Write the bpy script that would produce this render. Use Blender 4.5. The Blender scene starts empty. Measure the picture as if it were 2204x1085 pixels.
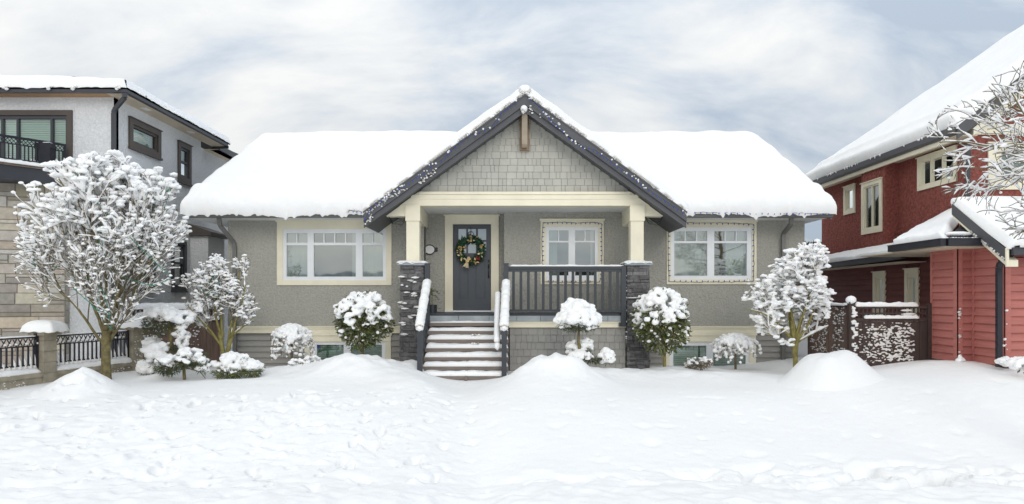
import bpy, math, random
from mathutils import Vector, noise, Matrix
V = Vector
ZU = V((0, 0, 1))
# ------------------------------------------------------------------ camera model (photo pixels -> metres)
F, CX, HY, EZ, CY = 1577.0, 1102.0, 640.0, 1.70, -17.2
def X(px, d): return (px - CX) * d / F
def Z(py, d): return EZ - (py - HY) * d / F
def P(px, py, d): return V((X(px, d), CY + d, Z(py, d)))

C = bpy.context.scene.collection
OFF = {}

# ------------------------------------------------------------------ materials
def new_mat(name):
    m = bpy.data.materials.new(name); m.use_nodes = True
    nt = m.node_tree
    return m, nt, nt.nodes['Principled BSDF'], nt.nodes['Material Output']

def mat(name, col, rough=.6, var=.12, vs=3., bump=0., bs=40., bd=.02, island=0., metal=0., spec=.5,
        bump2=0., bs2=8., hue=0., vdetail=4., aniso=None, stain=.09):
    m, nt, b, out = new_mat(name)
    N, L = nt.nodes, nt.links
    tc = N.new('ShaderNodeTexCoord')
    co = tc.outputs['Object']
    if aniso:
        mp = N.new('ShaderNodeMapping'); mp.inputs['Scale'].default_value = aniso
        L.new(co, mp.inputs['Vector']); co = mp.outputs['Vector']
    nz = N.new('ShaderNodeTexNoise'); nz.inputs['Scale'].default_value = vs; nz.inputs['Detail'].default_value = vdetail
    L.new(co, nz.inputs['Vector'])
    hsv = N.new('ShaderNodeHueSaturation'); hsv.inputs['Color'].default_value = (*col, 1)
    mr = N.new('ShaderNodeMapRange'); mr.inputs['From Min'].default_value = .3; mr.inputs['From Max'].default_value = .7
    mr.inputs['To Min'].default_value = 1 - var; mr.inputs['To Max'].default_value = 1 + var
    L.new(nz.outputs['Fac'], mr.inputs['Value'])
    val = mr.outputs['Result']
    if island:
        g = N.new('ShaderNodeNewGeometry')
        m2 = N.new('ShaderNodeMapRange'); m2.inputs['To Min'].default_value = 1 - island; m2.inputs['To Max'].default_value = 1 + island
        L.new(g.outputs['Random Per Island'], m2.inputs['Value'])
        mu = N.new('ShaderNodeMath'); mu.operation = 'MULTIPLY'
        L.new(val, mu.inputs[0]); L.new(m2.outputs['Result'], mu.inputs[1]); val = mu.outputs[0]
        if hue:
            wn = N.new('ShaderNodeTexWhiteNoise'); wn.noise_dimensions = '1D'
            L.new(g.outputs['Random Per Island'], wn.inputs['W'])
            m3 = N.new('ShaderNodeMapRange'); m3.inputs['To Min'].default_value = .5 - hue; m3.inputs['To Max'].default_value = .5 + hue
            L.new(wn.outputs['Value'], m3.inputs['Value']); L.new(m3.outputs['Result'], hsv.inputs['Hue'])
            m4 = N.new('ShaderNodeMapRange'); m4.inputs['To Min'].default_value = .45; m4.inputs['To Max'].default_value = 1.3
            sp = N.new('ShaderNodeSeparateColor'); L.new(wn.outputs['Color'], sp.inputs['Color'])
            L.new(sp.outputs[1], m4.inputs['Value']); L.new(m4.outputs['Result'], hsv.inputs['Saturation'])
    if stain:
        n3 = N.new('ShaderNodeTexNoise'); n3.inputs['Scale'].default_value = .9; n3.inputs['Detail'].default_value = 6; n3.inputs['Roughness'].default_value = .65
        L.new(tc.outputs['Object'], n3.inputs['Vector'])
        m5 = N.new('ShaderNodeMapRange'); m5.inputs['From Min'].default_value = .3; m5.inputs['From Max'].default_value = .7
        m5.inputs['To Min'].default_value = 1 - stain; m5.inputs['To Max'].default_value = 1 + stain * .5
        L.new(n3.outputs['Fac'], m5.inputs['Value'])
        mu2 = N.new('ShaderNodeMath'); mu2.operation = 'MULTIPLY'; L.new(val, mu2.inputs[0]); L.new(m5.outputs['Result'], mu2.inputs[1]); val = mu2.outputs[0]
    L.new(val, hsv.inputs['Value'])
    L.new(hsv.outputs['Color'], b.inputs['Base Color'])
    b.inputs['Roughness'].default_value = rough
    b.inputs['Metallic'].default_value = metal
    b.inputs['Specular IOR Level'].default_value = spec
    nrm = None
    for (st, sc, dist) in ((bump2, bs2, bd * 3), (bump, bs, bd)):
        if st:
            n2 = N.new('ShaderNodeTexNoise'); n2.inputs['Scale'].default_value = sc; n2.inputs['Detail'].default_value = 3
            L.new(co, n2.inputs['Vector'])
            bp = N.new('ShaderNodeBump'); bp.inputs['Strength'].default_value = st; bp.inputs['Distance'].default_value = dist
            L.new(n2.outputs['Fac'], bp.inputs['Height'])
            if nrm: L.new(nrm, bp.inputs['Normal'])
            nrm = bp.outputs['Normal']
    if nrm: L.new(nrm, b.inputs['Normal'])
    return m

def glass_mat(name, refl, tint):
    m, nt, b, out = new_mat(name)
    N, L = nt.nodes, nt.links
    N.remove(b)
    tr = N.new('ShaderNodeBsdfTransparent'); tr.inputs['Color'].default_value = (*tint, 1)
    gl = N.new('ShaderNodeBsdfGlossy'); gl.inputs['Roughness'].default_value = .03
    gl.inputs['Color'].default_value = (.93, .97, .95, 1)
    fr = N.new('ShaderNodeFresnel'); fr.inputs['IOR'].default_value = 1.5
    ad = N.new('ShaderNodeMath'); ad.operation = 'ADD'; ad.inputs[1].default_value = refl; ad.use_clamp = True
    tc = N.new('ShaderNodeTexCoord'); nz = N.new('ShaderNodeTexNoise'); nz.inputs['Scale'].default_value = 1.3
    bp = N.new('ShaderNodeBump'); bp.inputs['Strength'].default_value = .12; bp.inputs['Distance'].default_value = .02
    L.new(tc.outputs['Object'], nz.inputs['Vector']); L.new(nz.outputs['Fac'], bp.inputs['Height']); L.new(bp.outputs['Normal'], gl.inputs['Normal'])
    L.new(fr.outputs[0], ad.inputs[0])
    mx = N.new('ShaderNodeMixShader')
    L.new(ad.outputs[0], mx.inputs[0]); L.new(tr.outputs[0], mx.inputs[1]); L.new(gl.outputs[0], mx.inputs[2])
    L.new(mx.outputs[0], out.inputs['Surface'])
    return m

M = {}
M['snow'] = mat('snow', (.88, .878, .868), .75, .015, 2., .25, 55., .012, spec=.25, bump2=.25, bs2=11., stain=0)
M['snow_ground'] = mat('snow_ground', (.88, .878, .868), .75, .02, .7, .3, 38., .012, spec=.25, bump2=.35, bs2=7., stain=0)
for k_ in ('snow', 'snow_ground'):
    b_ = M[k_].node_tree.nodes['Principled BSDF']
    b_.inputs['Subsurface Weight'].default_value = .9 if k_ == 'snow' else .0
    b_.inputs['Subsurface Radius'].default_value = (.9, 1.0, 1.15); b_.inputs['Subsurface Scale'].default_value = .05
M['stucco'] = mat('stucco_taupe', (.405, .395, .352), .9, .11, 20., .8, 24., .035, spec=.15, bump2=.25, bs2=6.)
M['siding'] = mat('siding_taupe', (.34, .327, .30), .7, .06, 2., .1, 60., .004, spec=.3, aniso=(1, 1, 9))
M['shingle'] = mat('shingle_greige', (.49, .482, .43), .8, .05, 3., .15, 90., .004, island=.05, spec=.25)
M['shingle_dark'] = mat('shingle_skirt', (.345, .335, .31), .8, .05, 3., .15, 90., .004, island=.08, spec=.25)
M['cream'] = mat('cream_paint', (.83, .775, .60), .55, .06, 1.6, .05, 70., .003)
M['white'] = mat('white_vinyl', (.82, .84, .85), .4, .02, 2.)
M['soffit'] = mat('white_soffit', (.74, .75, .74), .6, .03, 2.)
M['barge'] = mat('charcoal_paint', (.075, .077, .083), .55, .10, 2.2, .1, 60., .004)
M['rail'] = mat('charcoal_rail', (.036, .042, .050), .5, .08, 3.)
M['gutter'] = mat('grey_gutter', (.17, .168, .158), .45, .08, 3.)
M['roofing'] = mat('dark_roofing', (.05, .048, .047), .9, .25, 7., .5, 40., .02)
M['door'] = mat('door_charcoal', (.062, .072, .086), .45, .06, 2.)
M['door_hw'] = mat('bronze_handle', (.03, .026, .024), .35, .1, 9., metal=.6)
M['ledge'] = mat('ledge_stone', (.145, .138, .138), .85, .28, 14., .6, 45., .02, island=.42, hue=.02)
M['ashlar'] = mat('sandstone_ashlar', (.43, .385, .315), .85, .14, 9., .5, 30., .015, island=.34, hue=.028)
M['mortar'] = mat('mortar', (.33, .30, .26), .9, .1, 8.)
M['slab'] = mat('bluestone', (.30, .33, .345), .6, .16, 5., .2, 50., .006, island=.14)
M['concrete'] = mat('weathered_concrete', (.34, .30, .225), .9, .28, 4.5, .4, 40., .015)
M['tread'] = mat('wet_wood_tread', (.185, .150, .128), .6, .22, 6., .2, 60., .006, aniso=(.4, 6, 6))
M['bracket'] = mat('brown_timber', (.36, .30, .225), .55, .12, 4., .1, 50., .004)
M['bracket_edge'] = mat('brown_timber_edge', (.25, .17, .105), .55, .12, 4.)
M['iron'] = mat('black_iron', (.012, .012, .02), .4, .2, 6.)
M['cedar'] = mat('cedar_board', (.150, .094, .072), .75, .25, 7., .3, 50., .01, island=.18, aniso=(3, 3, .35))
M['cedar_dk'] = mat('cedar_dark', (.055, .034, .028), .75, .25, 7., .3, 50., .01, island=.15, aniso=(3, 3, .35))
M['lstucco'] = mat('stucco_pale', (.68, .69, .695), .9, .08, 20., 1., 22., .03, spec=.15, bump2=.2, bs2=6.)
M['brown_trim'] = mat('brown_trim', (.075, .06, .05), .55, .1, 3.)
M['dk_trim'] = mat('dark_trim', (.045, .047, .055), .45, .1, 3.)
M['beige_soffit'] = mat('beige_soffit', (.62, .53, .40), .6, .05, 3.)
M['wood_soffit'] = mat('wood_soffit', (.42, .24, .11), .55, .18, 6., aniso=(1, 7, 1))
M['rstucco'] = mat('stucco_red', (.27, .088, .072), .9, .30, 15., 1., 20., .04, spec=.15, bump2=.25, bs2=6.)
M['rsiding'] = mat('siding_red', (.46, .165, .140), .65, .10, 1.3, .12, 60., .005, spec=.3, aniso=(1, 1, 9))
M['rsiding_shaded'] = mat('siding_red_shaded', (.18, .066, .060), .65, .16, 1.3, .12, 60., .005, spec=.3, aniso=(1, 1, 9))  # darker copy of the red siding, eave shade put into its colour
M['found'] = mat('dark_foundation', (.09, .085, .085), .85, .15, 5.)
M['flash'] = mat('bare_roof_edge', (.26, .20, .165), .85, .25, 9., .4, 40., .01)
M['bark'] = mat('mossy_bark', (.165, .135, .058), .85, .45, 13., .6, 45., .012)
M['twig'] = mat('grey_twig', (.175, .145, .10), .85, .3, 10.)
M['ybark'] = mat('yellow_bark', (.235, .205, .065), .8, .3, 12., .4, 50., .01)
M['leaf'] = mat('dark_leaf', (.125, .145, .045), .45, .3, 10., island=.5, hue=.05)
M['needle'] = mat('pine_needle', (.085, .105, .045), .6, .3, 10., island=.45, hue=.05)
M['drytwig'] = mat('dry_stem', (.20, .15, .095), .85, .3, 10., island=.3)
M['wreath'] = mat('wreath_green', (.020, .075, .028), .6, .3, 10., island=.5, hue=.02)
M['gold'] = mat('gold_ribbon', (.62, .45, .20), .45, .2, 12., island=.3, hue=.02)
M['berry'] = mat('red_berry', (.22, .02, .02), .4, .2, 9., island=.3)
M['bulb'] = mat('blue_bulb', (.012, .045, .42), .25, .3, 9.)
M['gbulb'] = mat('green_bulb', (.02, .22, .14), .25, .3, 9.)
M['cord'] = mat('dark_cord', (.012, .028, .022), .6, .2, 9.)
M['gcord'] = mat('green_cord', (.03, .24, .17), .6, .2, 9.)
M['plaque'] = mat('plaque_face', (.80, .80, .78), .5, .03, 5.)
M['curtain'] = mat('sheer_curtain', (.56, .60, .56), .9, .05, 2.)
M['blind'] = mat('pale_blind', (.62, .73, .67), .7, .04, 3.)
M['greenblind'] = mat('green_blind', (.40, .50, .42), .8, .22, 5.)
M['room'] = mat('room_grey', (.30, .31, .30), .9, .05, 2.)
M['cover'] = mat('black_cover', (.012, .013, .02), .7, .2, 6., .4, 12., .03)
M['hill'] = mat('far_hill', (.16, .18, .21), .95, .15, .01)
M['hedge'] = mat('hedge_leaf', (.10, .095, .035), .7, .3, 8., island=.4, hue=.03)
M['sticker'] = mat('blue_sticker', (.02, .06, .20), .5, .1, 9.)
M['glass'] = glass_mat('window_glass', .40, (.80, .88, .85))
M['glass_g'] = glass_mat('green_glass', .16, (.68, .86, .80))
M['glass_d'] = glass_mat('dark_glass', .22, (.55, .62, .60))

# ------------------------------------------------------------------ mesh builder
_ICO = {}
def ico(sub):
    if sub not in _ICO:
        import bmesh
        bm = bmesh.new(); bmesh.ops.create_icosphere(bm, subdivisions=sub, radius=1.0)
        _ICO[sub] = ([v.co.copy() for v in bm.verts], [tuple(v.index for v in f.verts) for f in bm.faces]); bm.free()
    return _ICO[sub]

class MB:
    def __init__(s): s.v, s.f = [], []
    def add(s, vs, fs):
        k = len(s.v); s.v.extend(vs); s.f.extend([tuple(i + k for i in f) for f in fs])
    def hexa(s, p):   # p: 8 points, 0-3 bottom loop, 4-7 top loop
        s.add(p, [(3, 2, 1, 0), (4, 5, 6, 7), (0, 1, 5, 4), (1, 2, 6, 5), (2, 3, 7, 6), (3, 0, 4, 7)])
    def box(s, x0, x1, y0, y1, z0, z1):
        s.hexa([V(q) for q in ((x0, y0, z0), (x1, y0, z0), (x1, y1, z0), (x0, y1, z0), (x0, y0, z1), (x1, y0, z1), (x1, y1, z1), (x0, y1, z1))])
    def obox(s, c, a, b, d):   # half vectors
        s.hexa([c - a - b - d, c + a - b - d, c + a + b - d, c - a + b - d, c - a - b + d, c + a - b + d, c + a + b + d, c - a + b + d])
    def prism(s, poly, ext):
        n = len(poly); q = [p + ext for p in poly]
        s.add(list(poly) + q, [tuple(range(n - 1, -1, -1)), tuple(range(n, 2 * n))] + [(i, (i + 1) % n, n + (i + 1) % n, n + i) for i in range(n)])
    def beam(s, a, b, w, h, up=ZU):
        d = (b - a); L = d.length; d.normalize()
        sd = d.cross(up).normalized(); u = sd.cross(d).normalized()
        s.obox((a + b) / 2, d * L / 2, sd * w / 2, u * h / 2)
    def tube(s, pts, rad, n=6):
        m = len(pts)
        if m < 2: return
        vs, fs = [], []
        t0 = (pts[1] - pts[0]).normalized()
        ref = V((0, 0, 1)) if abs(t0.z) < .9 else V((1, 0, 0))
        for i, p in enumerate(pts):
            t = (pts[min(i + 1, m - 1)] - pts[max(i - 1, 0)])
            if t.length < 1e-6: t = t0
            t.normalize()
            a = t.cross(ref)
            if a.length < 1e-4: a = t.cross(V((0, 1, 0)))
            a.normalize(); b = t.cross(a)
            r = rad[i] if not isinstance(rad, (int, float)) else rad
            for k in range(n):
                an = 2 * math.pi * k / n
                vs.append(p + a * (r * math.cos(an)) + b * (r * math.sin(an)))
        for i in range(m - 1):
            for k in range(n):
                fs.append((i * n + k, i * n + (k + 1) % n, (i + 1) * n + (k + 1) % n, (i + 1) * n + k))
        fs.append(tuple(range(n - 1, -1, -1))); fs.append(tuple((m - 1) * n + k for k in range(n)))
        s.add(vs, fs)
    def blob(s, c, rx, ry=None, rz=None, sub=2, amp=.22, fr=1.6, seed=0., flat=0.):
        ry = rx if ry is None else ry; rz = rx if rz is None else rz
        tv, tf = ico(sub)
        o = V((seed * 3.17, seed * 1.31, seed * 7.7))
        vs = []
        for q in tv:
            k = 1 + amp * noise.noise(q * fr + o)
            z = q.z * rz * k
            if flat and q.z < 0: z *= (1 - flat)
            vs.append(V((c.x + q.x * rx * k, c.y + q.y * ry * k, c.z + z)))
        s.add(vs, tf)
    def leaf(s, c, d, n, L, w):
        sd = d.cross(n)
        if sd.length < 1e-4: return
        sd.normalize(); up = sd.cross(d).normalized()
        s.add([c, c + d * L * .5 + sd * w + up * w * .35, c + d * L - up * L * .1, c + d * L * .5 - sd * w + up * w * .35], [(0, 1, 2), (0, 2, 3)])
    def grid(s, pts, nu, nv):
        k = len(s.v); s.v.extend(pts)
        for j in range(nv):
            for i in range(nu):
                a = k + j * (nu + 1) + i
                s.f.append((a, a + 1, a + nu + 2, a + nu + 1))
    def build(s, name, m, parent=None, smooth=False, **props):
        off = OFF.get(parent, V((0, 0, 0)))
        me = bpy.data.meshes.new(name)
        me.from_pydata([tuple(p - off) for p in s.v], [], s.f)
        me.materials.append(M[m] if isinstance(m, str) else m)
        if len(s.f) < 60000:
            import bmesh
            bm = bmesh.new(); bm.from_mesh(me); bmesh.ops.recalc_face_normals(bm, faces=bm.faces); bm.to_mesh(me); bm.free()
        if smooth: me.polygons.foreach_set('use_smooth', [True] * len(me.polygons))
        me.update()
        o = bpy.data.objects.new(name, me); C.objects.link(o)
        if parent: o.parent = parent
        OFF[o] = off.copy()
        for k, v in props.items(): o[k] = v
        return o

def melt(o, voxel=.014, it=2):
    """fuse overlapping lumps of snow into one soft mass"""
    m = o.modifiers.new('fuse', 'REMESH'); m.mode = 'VOXEL'; m.voxel_size = voxel; m.use_smooth_shade = True
    if it: s = o.modifiers.new('soften', 'SMOOTH'); s.factor = .5; s.iterations = it
    return o

def thing(name, label, cat, loc, group=None):
    o = bpy.data.objects.new(name, None); C.objects.link(o)
    o.location = loc; o.empty_display_size = .2
    OFF[o] = V(loc); o['label'] = label; o['category'] = cat
    if group: o['group'] = group
    return o

def inst(name, me, parent, loc, rot=None):
    o = bpy.data.objects.new(name, me); C.objects.link(o)
    o.parent = parent; o.location = V(loc) - OFF[parent]
    if rot: o.rotation_euler = rot
    OFF[o] = V(loc)
    return o

def mesh_of(mb, name, m, smooth=False):
    o = mb.build(name, m, None, smooth); me = o.data
    bpy.data.objects.remove(o); return me

# wall frames: pt(a, n, z): a along the wall, n outward
class FR:
    def __init__(s, O, U, N): s.O, s.U, s.N = V(O), V(U).normalized(), V(N).normalized()
    def p(s, a, n, z): return s.O + s.U * a + s.N * n + ZU * z
    def box(s, mb, a0, a1, z0, z1, n0, n1):
        mb.hexa([s.p(a0, n0, z0), s.p(a1, n0, z0), s.p(a1, n1, z0), s.p(a0, n1, z0), s.p(a0, n0, z1), s.p(a1, n0, z1), s.p(a1, n1, z1), s.p(a0, n1, z1)])
    def plate(s, mb, rect, holes, n0, n1):
        a0, a1, z0, z1 = rect
        cl = lambda v, lo, hi: min(max(v, lo), hi)
        As = sorted({a0, a1} | {round(cl(h[i], a0, a1), 5) for h in holes for i in (0, 1)})
        Zs = sorted({z0, z1} | {round(cl(h[i], z0, z1), 5) for h in holes for i in (2, 3)})
        inside = lambda a, z: any(h[0] < a < h[1] and h[2] < z < h[3] for h in holes)
        na, nz = len(As) - 1, len(Zs) - 1
        solid = [[not inside((As[i] + As[i + 1]) / 2, (Zs[j] + Zs[j + 1]) / 2) for j in range(nz)] for i in range(na)]
        vid = {}
        base = []
        def vert(i, j, k):
            key = (i, j, k)
            if key not in vid:
                vid[key] = len(base); base.append(s.p(As[i], n1 if k else n0, Zs[j]))
            return vid[key]
        fs = []
        for i in range(na):
            for j in range(nz):
                if not solid[i][j]: continue
                fs.append((vert(i, j, 1), vert(i + 1, j, 1), vert(i + 1, j + 1, 1), vert(i, j + 1, 1)))
                fs.append((vert(i, j, 0), vert(i, j + 1, 0), vert(i + 1, j + 1, 0), vert(i + 1, j, 0)))
                for (di, dj, e) in ((-1, 0, ((i, j), (i, j + 1))), (1, 0, ((i + 1, j), (i + 1, j + 1))), (0, -1, ((i, j), (i + 1, j))), (0, 1, ((i, j + 1), (i + 1, j + 1)))):
                    ii, jj = i + di, j + dj
                    if not (0 <= ii < na and 0 <= jj < nz) or not solid[ii][jj]:
                        (p, q) = e
                        fs.append((vert(*p, 0), vert(*q, 0), vert(*q, 1), vert(*p, 1)))
        mb.add(base, fs)
    def lap(s, mb, a0, a1, z0, z1, h=.11, t=.022, holes=()):
        z = z0; segs_all = []
        while z < z1 - .01:
            ze = min(z + h, z1)
            segs = [(a0, a1)]
            for hh in holes:
                if hh[2] < ze - .01 and hh[3] > z + .01:
                    ns = []
                    for (p, q) in segs:
                        if hh[1] <= p or hh[0] >= q: ns.append((p, q))
                        else:
                            if hh[0] > p: ns.append((p, hh[0]))
                            if hh[1] < q: ns.append((hh[1], q))
                    segs = ns
            for (p, q) in segs:
                mb.hexa([s.p(p, -.02, z), s.p(q, -.02, z), s.p(q, t, z), s.p(p, t, z), s.p(p, -.02, ze), s.p(q, -.02, ze), s.p(q, -.008, ze), s.p(p, -.008, ze)])
            z += h
    def shingles(s, mb, z0, z1, lim, h=.145, rng=None):
        z = z0
        while z < z1 - .02:
            ze = min(z + h, z1)
            l, r = lim(z + .3 * h)
            a = l
            while a < r - .02:
                w = rng.choice((.09, .12, .15, .18, .21)) * rng.uniform(.9, 1.1)
                b = min(a + w, r)
                if r - b < .05: b = r
                t = .02 + rng.uniform(-.003, .004); dz = rng.uniform(-.002, .002)
                mb.hexa([s.p(a + .004, -.02, z + dz), s.p(b - .004, -.02, z + dz), s.p(b - .004, t, z + dz), s.p(a + .004, t, z + dz),
                         s.p(a + .004, -.02, ze), s.p(b - .004, -.02, ze), s.p(b - .004, .003, ze), s.p(a + .004, .003, ze)])
                a = b
            z += h
    def stones(s, mb, a0, a1, z0, z1, hs, ws, nmin, nmax, gap, rng, split=0.):
        z = z0
        while z < z1 - .01:
            h = rng.uniform(*hs); ze = z + h
            if z1 - ze < hs[0] * .6: ze = z1
            a = a0 - rng.uniform(0, ws[0])
            while a < a1 - .01:
                b = a + rng.uniform(*ws)
                if a1 - b < ws[0] * .5: b = a1
                A, B = max(a, a0), min(b, a1)
                if B - A > .02:
                    parts = [(z, ze)]
                    if rng.random() < split:
                        zm = z + (ze - z) * rng.choice((.35, .65)); parts = [(z, zm), (zm, ze)]
                    for (za, zb) in parts:
                        n = rng.uniform(nmin, nmax); e = min(.012, (B - A) * .2)
                        g = gap / 2
                        p = s.p
                        mb.hexa([p(A + g, -.04, za + g), p(B - g, -.04, za + g), p(B - g, n - e, za + g), p(A + g, n - e, za + g),
                                 p(A + g, -.04, zb - g), p(B - g, -.04, zb - g), p(B - g, n - e, zb - g), p(A + g, n - e, zb - g)])
                        k = len(mb.v) - 8
                        # chamfered face
                        q = [p(A + g + e, n, za + g + e), p(B - g - e, n + rng.uniform(-.006, .006), za + g + e), p(B - g - e, n + rng.uniform(-.006, .006), zb - g - e), p(A + g + e, n, zb - g - e)]
                        m = len(mb.v); mb.v.extend(q)
                        c = [k + 3, k + 2, k + 6, k + 7]
                        mb.f.remove((k + 2, k + 3, k + 7, k + 6)) if (k + 2, k + 3, k + 7, k + 6) in mb.f[-8:] else None
                        mb.f.append((m, m + 1, m + 2, m + 3))
                        for i in range(4): mb.f.append((c[i], c[(i + 1) % 4], m + (i + 1) % 4, m + i))
                a = b
            z = ze

def front(y): return FR((0, y, 0), (1, 0, 0), (0, -1, 0))
def leftw(x): return FR((x, 0, 0), (0, 1, 0), (-1, 0, 0))     # a = y, faces -x
def rightw(x): return FR((x, 0, 0), (0, 1, 0), (1, 0, 0))

# ------------------------------------------------------------------ snow helpers
def sn(p, o=0.): return noise.noise(V((p[0] + o, p[1] - o * .7, p[2] + o * 1.9)))

def snow_slab(mb, O, U, Vv, N, Lu, Lv, t, nu, nv, edge=.15, amp=.03, fr=1.2, seed=0., sides='lrbt', jit=.03, droop=0., dfr=5., fine=0.):
    """snow lying on the plane O + u U + v V, thickness t along N, rounded at the named sides; 'b' side can droop over its edge"""
    O, U, Vv, N = V(O), V(U).normalized(), V(Vv).normalized(), V(N).normalized()
    us = [Lu * i / nu for i in range(nu + 1)]
    def warp(k, n, lo, hi):
        x = k / n
        return x
    pts = []
    vs = [0.0]
    # denser rows near v = 0
    for k in range(1, nv + 1):
        x = k / nv
        vs.append(Lv * (x ** 1.5))
    for j, v in enumerate(vs):
        for i, u in enumerate(us):
            s = 9.
            if 'l' in sides: s = min(s, u)
            if 'r' in sides: s = min(s, Lu - u)
            if 't' in sides: s = min(s, Lv - v)
            if 'b' in sides: s = min(s, v)
            k = min(s / edge, 1.) if s < 9 else 1.
            pr = math.sqrt(max(0., 1 - (1 - k) ** 2))
            q = O + U * u + Vv * v
            h = t * pr + pr * (amp * sn(q * fr, seed) + amp * .5 * sn(q * fr * 2.7, seed + 9) + fine * sn(q * fr * 9, seed + 4))
            q = q + N * (h - (.015 if k < 1e-3 else 0))
            if k < .999:
                o2 = (1 - k)
                q = q + U * (jit * o2 * sn(q * 5, seed + 3)) + Vv * (jit * o2 * sn(q * 5, seed + 5))
            if droop and v < edge * 1.2:
                w = (1 - v / (edge * 1.2)) ** 2
                dd = droop * (.45 + .9 * max(0, sn(V((u * dfr, seed, 0)), 2)) + .7 * max(0, sn(V((u * dfr * 3.1, seed, 4)), 7)))
                q = q - ZU * (dd * w) 
            pts.append(q)
    mb.grid(pts, nu, len(vs) - 1)

def snow_cap(mb, x0, x1, y0, y1, z, t, over=.03, n=10, seed=0., amp=.25, droop=.03):
    """a pillow of snow on a flat top"""
    x0 -= over; x1 += over; y0 -= over; y1 += over
    nx = max(4, int(n)); ny = max(4, int(n * max(.25, min(4, (y1 - y0) / max(.01, (x1 - x0))))))
    ny = min(ny, 60); pts = []
    e = min(x1 - x0, y1 - y0) * .45
    for j in range(ny + 1):
        for i in range(nx + 1):
            x = x0 + (x1 - x0) * i / nx; y = y0 + (y1 - y0) * j / ny
            s = min(x - x0, x1 - x, y - y0, y1 - y)
            k = min(1, s / e); pr = math.sqrt(max(0, 1 - (1 - k) ** 2.2))
            h = t * pr * (1 + amp * sn(V((x * 4, y * 4, z)), seed))
            if k < 1e-4: h = -droop * (.5 + sn(V((x * 9, y * 9, z)), seed))
            pts.append(V((x, y, z + h)))
    mb.grid(pts, nx, ny)

def snow_strip(mb, a, b, w, t, n=30, seed=0., side=None, amp=.3):
    """a ridge of snow along the line a-b (top of a rail or fence)"""
    d = (b - a); L = d.length; d.normalize()
    sd = d.cross(ZU).normalized() if abs(d.z) < .99 else V((1, 0, 0))
    up = sd.cross(d).normalized()
    prof = [(-.5, -.12), (-.56, .25), (-.42, .72), (-.15, .98), (.15, 1.0), (.42, .72), (.56, .25), (.5, -.12)]
    pts = []
    for i in range(n + 1):
        f = i / n; c = a + d * (L * f)
        e = min(1., min(f, 1 - f) * n / 1.5 + .25)
        k = 1 + amp * sn(c * 6, seed) + amp * .6 * sn(c * 17, seed + 3)
        for (x, y) in prof:
            pts.append(c + sd * (x * w * (.6 + .4 * e) * (1 + .12 * sn(c * 11, seed + 8))) + up * (y * t * max(.25, k) * e))
    mb.grid(pts, len(prof) - 1, n)

def flecks(mb, fr, rect, cnt, size, rng, thr=-.1, fq=2.5, seed=0., n=.02):
    a0, a1, z0, z1 = rect; k = 0; tries = 0
    while k < cnt and tries < cnt * 20:
        tries += 1
        a = rng.uniform(a0, a1); z = rng.uniform(z0, z1)
        if noise.noise(V((a * fq, z * fq, seed))) < thr: continue
        r = size * rng.uniform(.5, 1.5)
        c = fr.p(a, n, z)
        mb.blob(c, r * 1.2, r * .8, r * .8, 1, .35, 1.7, rng.uniform(0, 50)); k += 1

# ------------------------------------------------------------------ windows
def window(parent, fr, cas, frm, lites, cm='cream', sm='white', gm='glass', cover='curtain', cn=.035, head=.0, sill=.0, cov_rects=None, name='window', depth=.9, coverz=.12):
    mb = MB(); fr.plate(mb, cas, [frm], 0.004, cn)
    if head: fr.box(mb, cas[0] - .025, cas[1] + .025, cas[3], cas[3] + head, .004, cn + .03)
    if sill: fr.box(mb, cas[0] - .02, cas[1] + .02, cas[2] - sill, cas[2], .004, cn + .03)
    w = mb.build(name, cm, parent)
    mb = MB(); e = .0
    fr.plate(mb, frm, lites, -.06, .012)
    # raised sash rims round groups of lites
    mb.build('sash', sm, w)
    mb = MB()
    for (a0, a1, z0, z1) in lites: mb.add([fr.p(a0 - .004, -.03, z0 - .004), fr.p(a1 + .004, -.03, z0 - .004), fr.p(a1 + .004, -.03, z1 + .004), fr.p(a0 - .004, -.03, z1 + .004)], [(0, 1, 2, 3)])
    mb.build('pane', gm, w)
    a0, a1, z0, z1 = frm
    mb = MB(); q = fr.p; D = -depth
    mb.add([q(a0, -.21, z0), q(a1, -.21, z0), q(a1, -.21, z1), q(a0, -.21, z1), q(a0, D, z0), q(a1, D, z0), q(a1, D, z1), q(a0, D, z1)],
           [(4, 5, 6, 7), (0, 1, 5, 4), (1, 2, 6, 5), (2, 3, 7, 6), (3, 0, 4, 7)])
    mb.build('room', 'room', w)
    for (c0, c1) in (cov_rects or []):
        mb = MB()
        if cover == 'curtain':
            n = max(8, int((c1 - c0) / .025)); pts = []
            for zz in (z0 + .01, z1 - .01):
                for i in range(n + 1):
                    a = c0 + (c1 - c0) * i / n
                    pts.append(q(a, -coverz - .025 + .022 * math.sin(a * 42 + 2 * math.sin(a * 9)), zz))
            mb.grid(pts, n, 1)
            mb.build('curtain', 'curtain', w, True)
        else:
            z = z0 + .01
            while z < z1 - .02:
                mb.hexa([q(c0, -coverz - .03, z), q(c1, -coverz - .03, z), q(c1, -coverz, z + .006), q(c0, -coverz, z + .006),
                         q(c0, -coverz - .028, z + .004), q(c1, -coverz - .028, z + .004), q(c1, -coverz + .002, z + .04), q(c0, -coverz + .002, z + .04)])
                z += .05
            mb.build('blind', cover, w)
    return w

# ------------------------------------------------------------------ light strings
def bulb_mesh(m):
    mb = MB(); mb.tube([V((0, 0, 0)), V((0, 0, -.012)), V((0, 0, -.03)), V((0, 0, -.05))], [.008, .010, .009, .002], 6)
    return mesh_of(mb, 'bulb', m, True)
BULB = bulb_mesh('bulb'); GBULB = bulb_mesh('gbulb')

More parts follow.
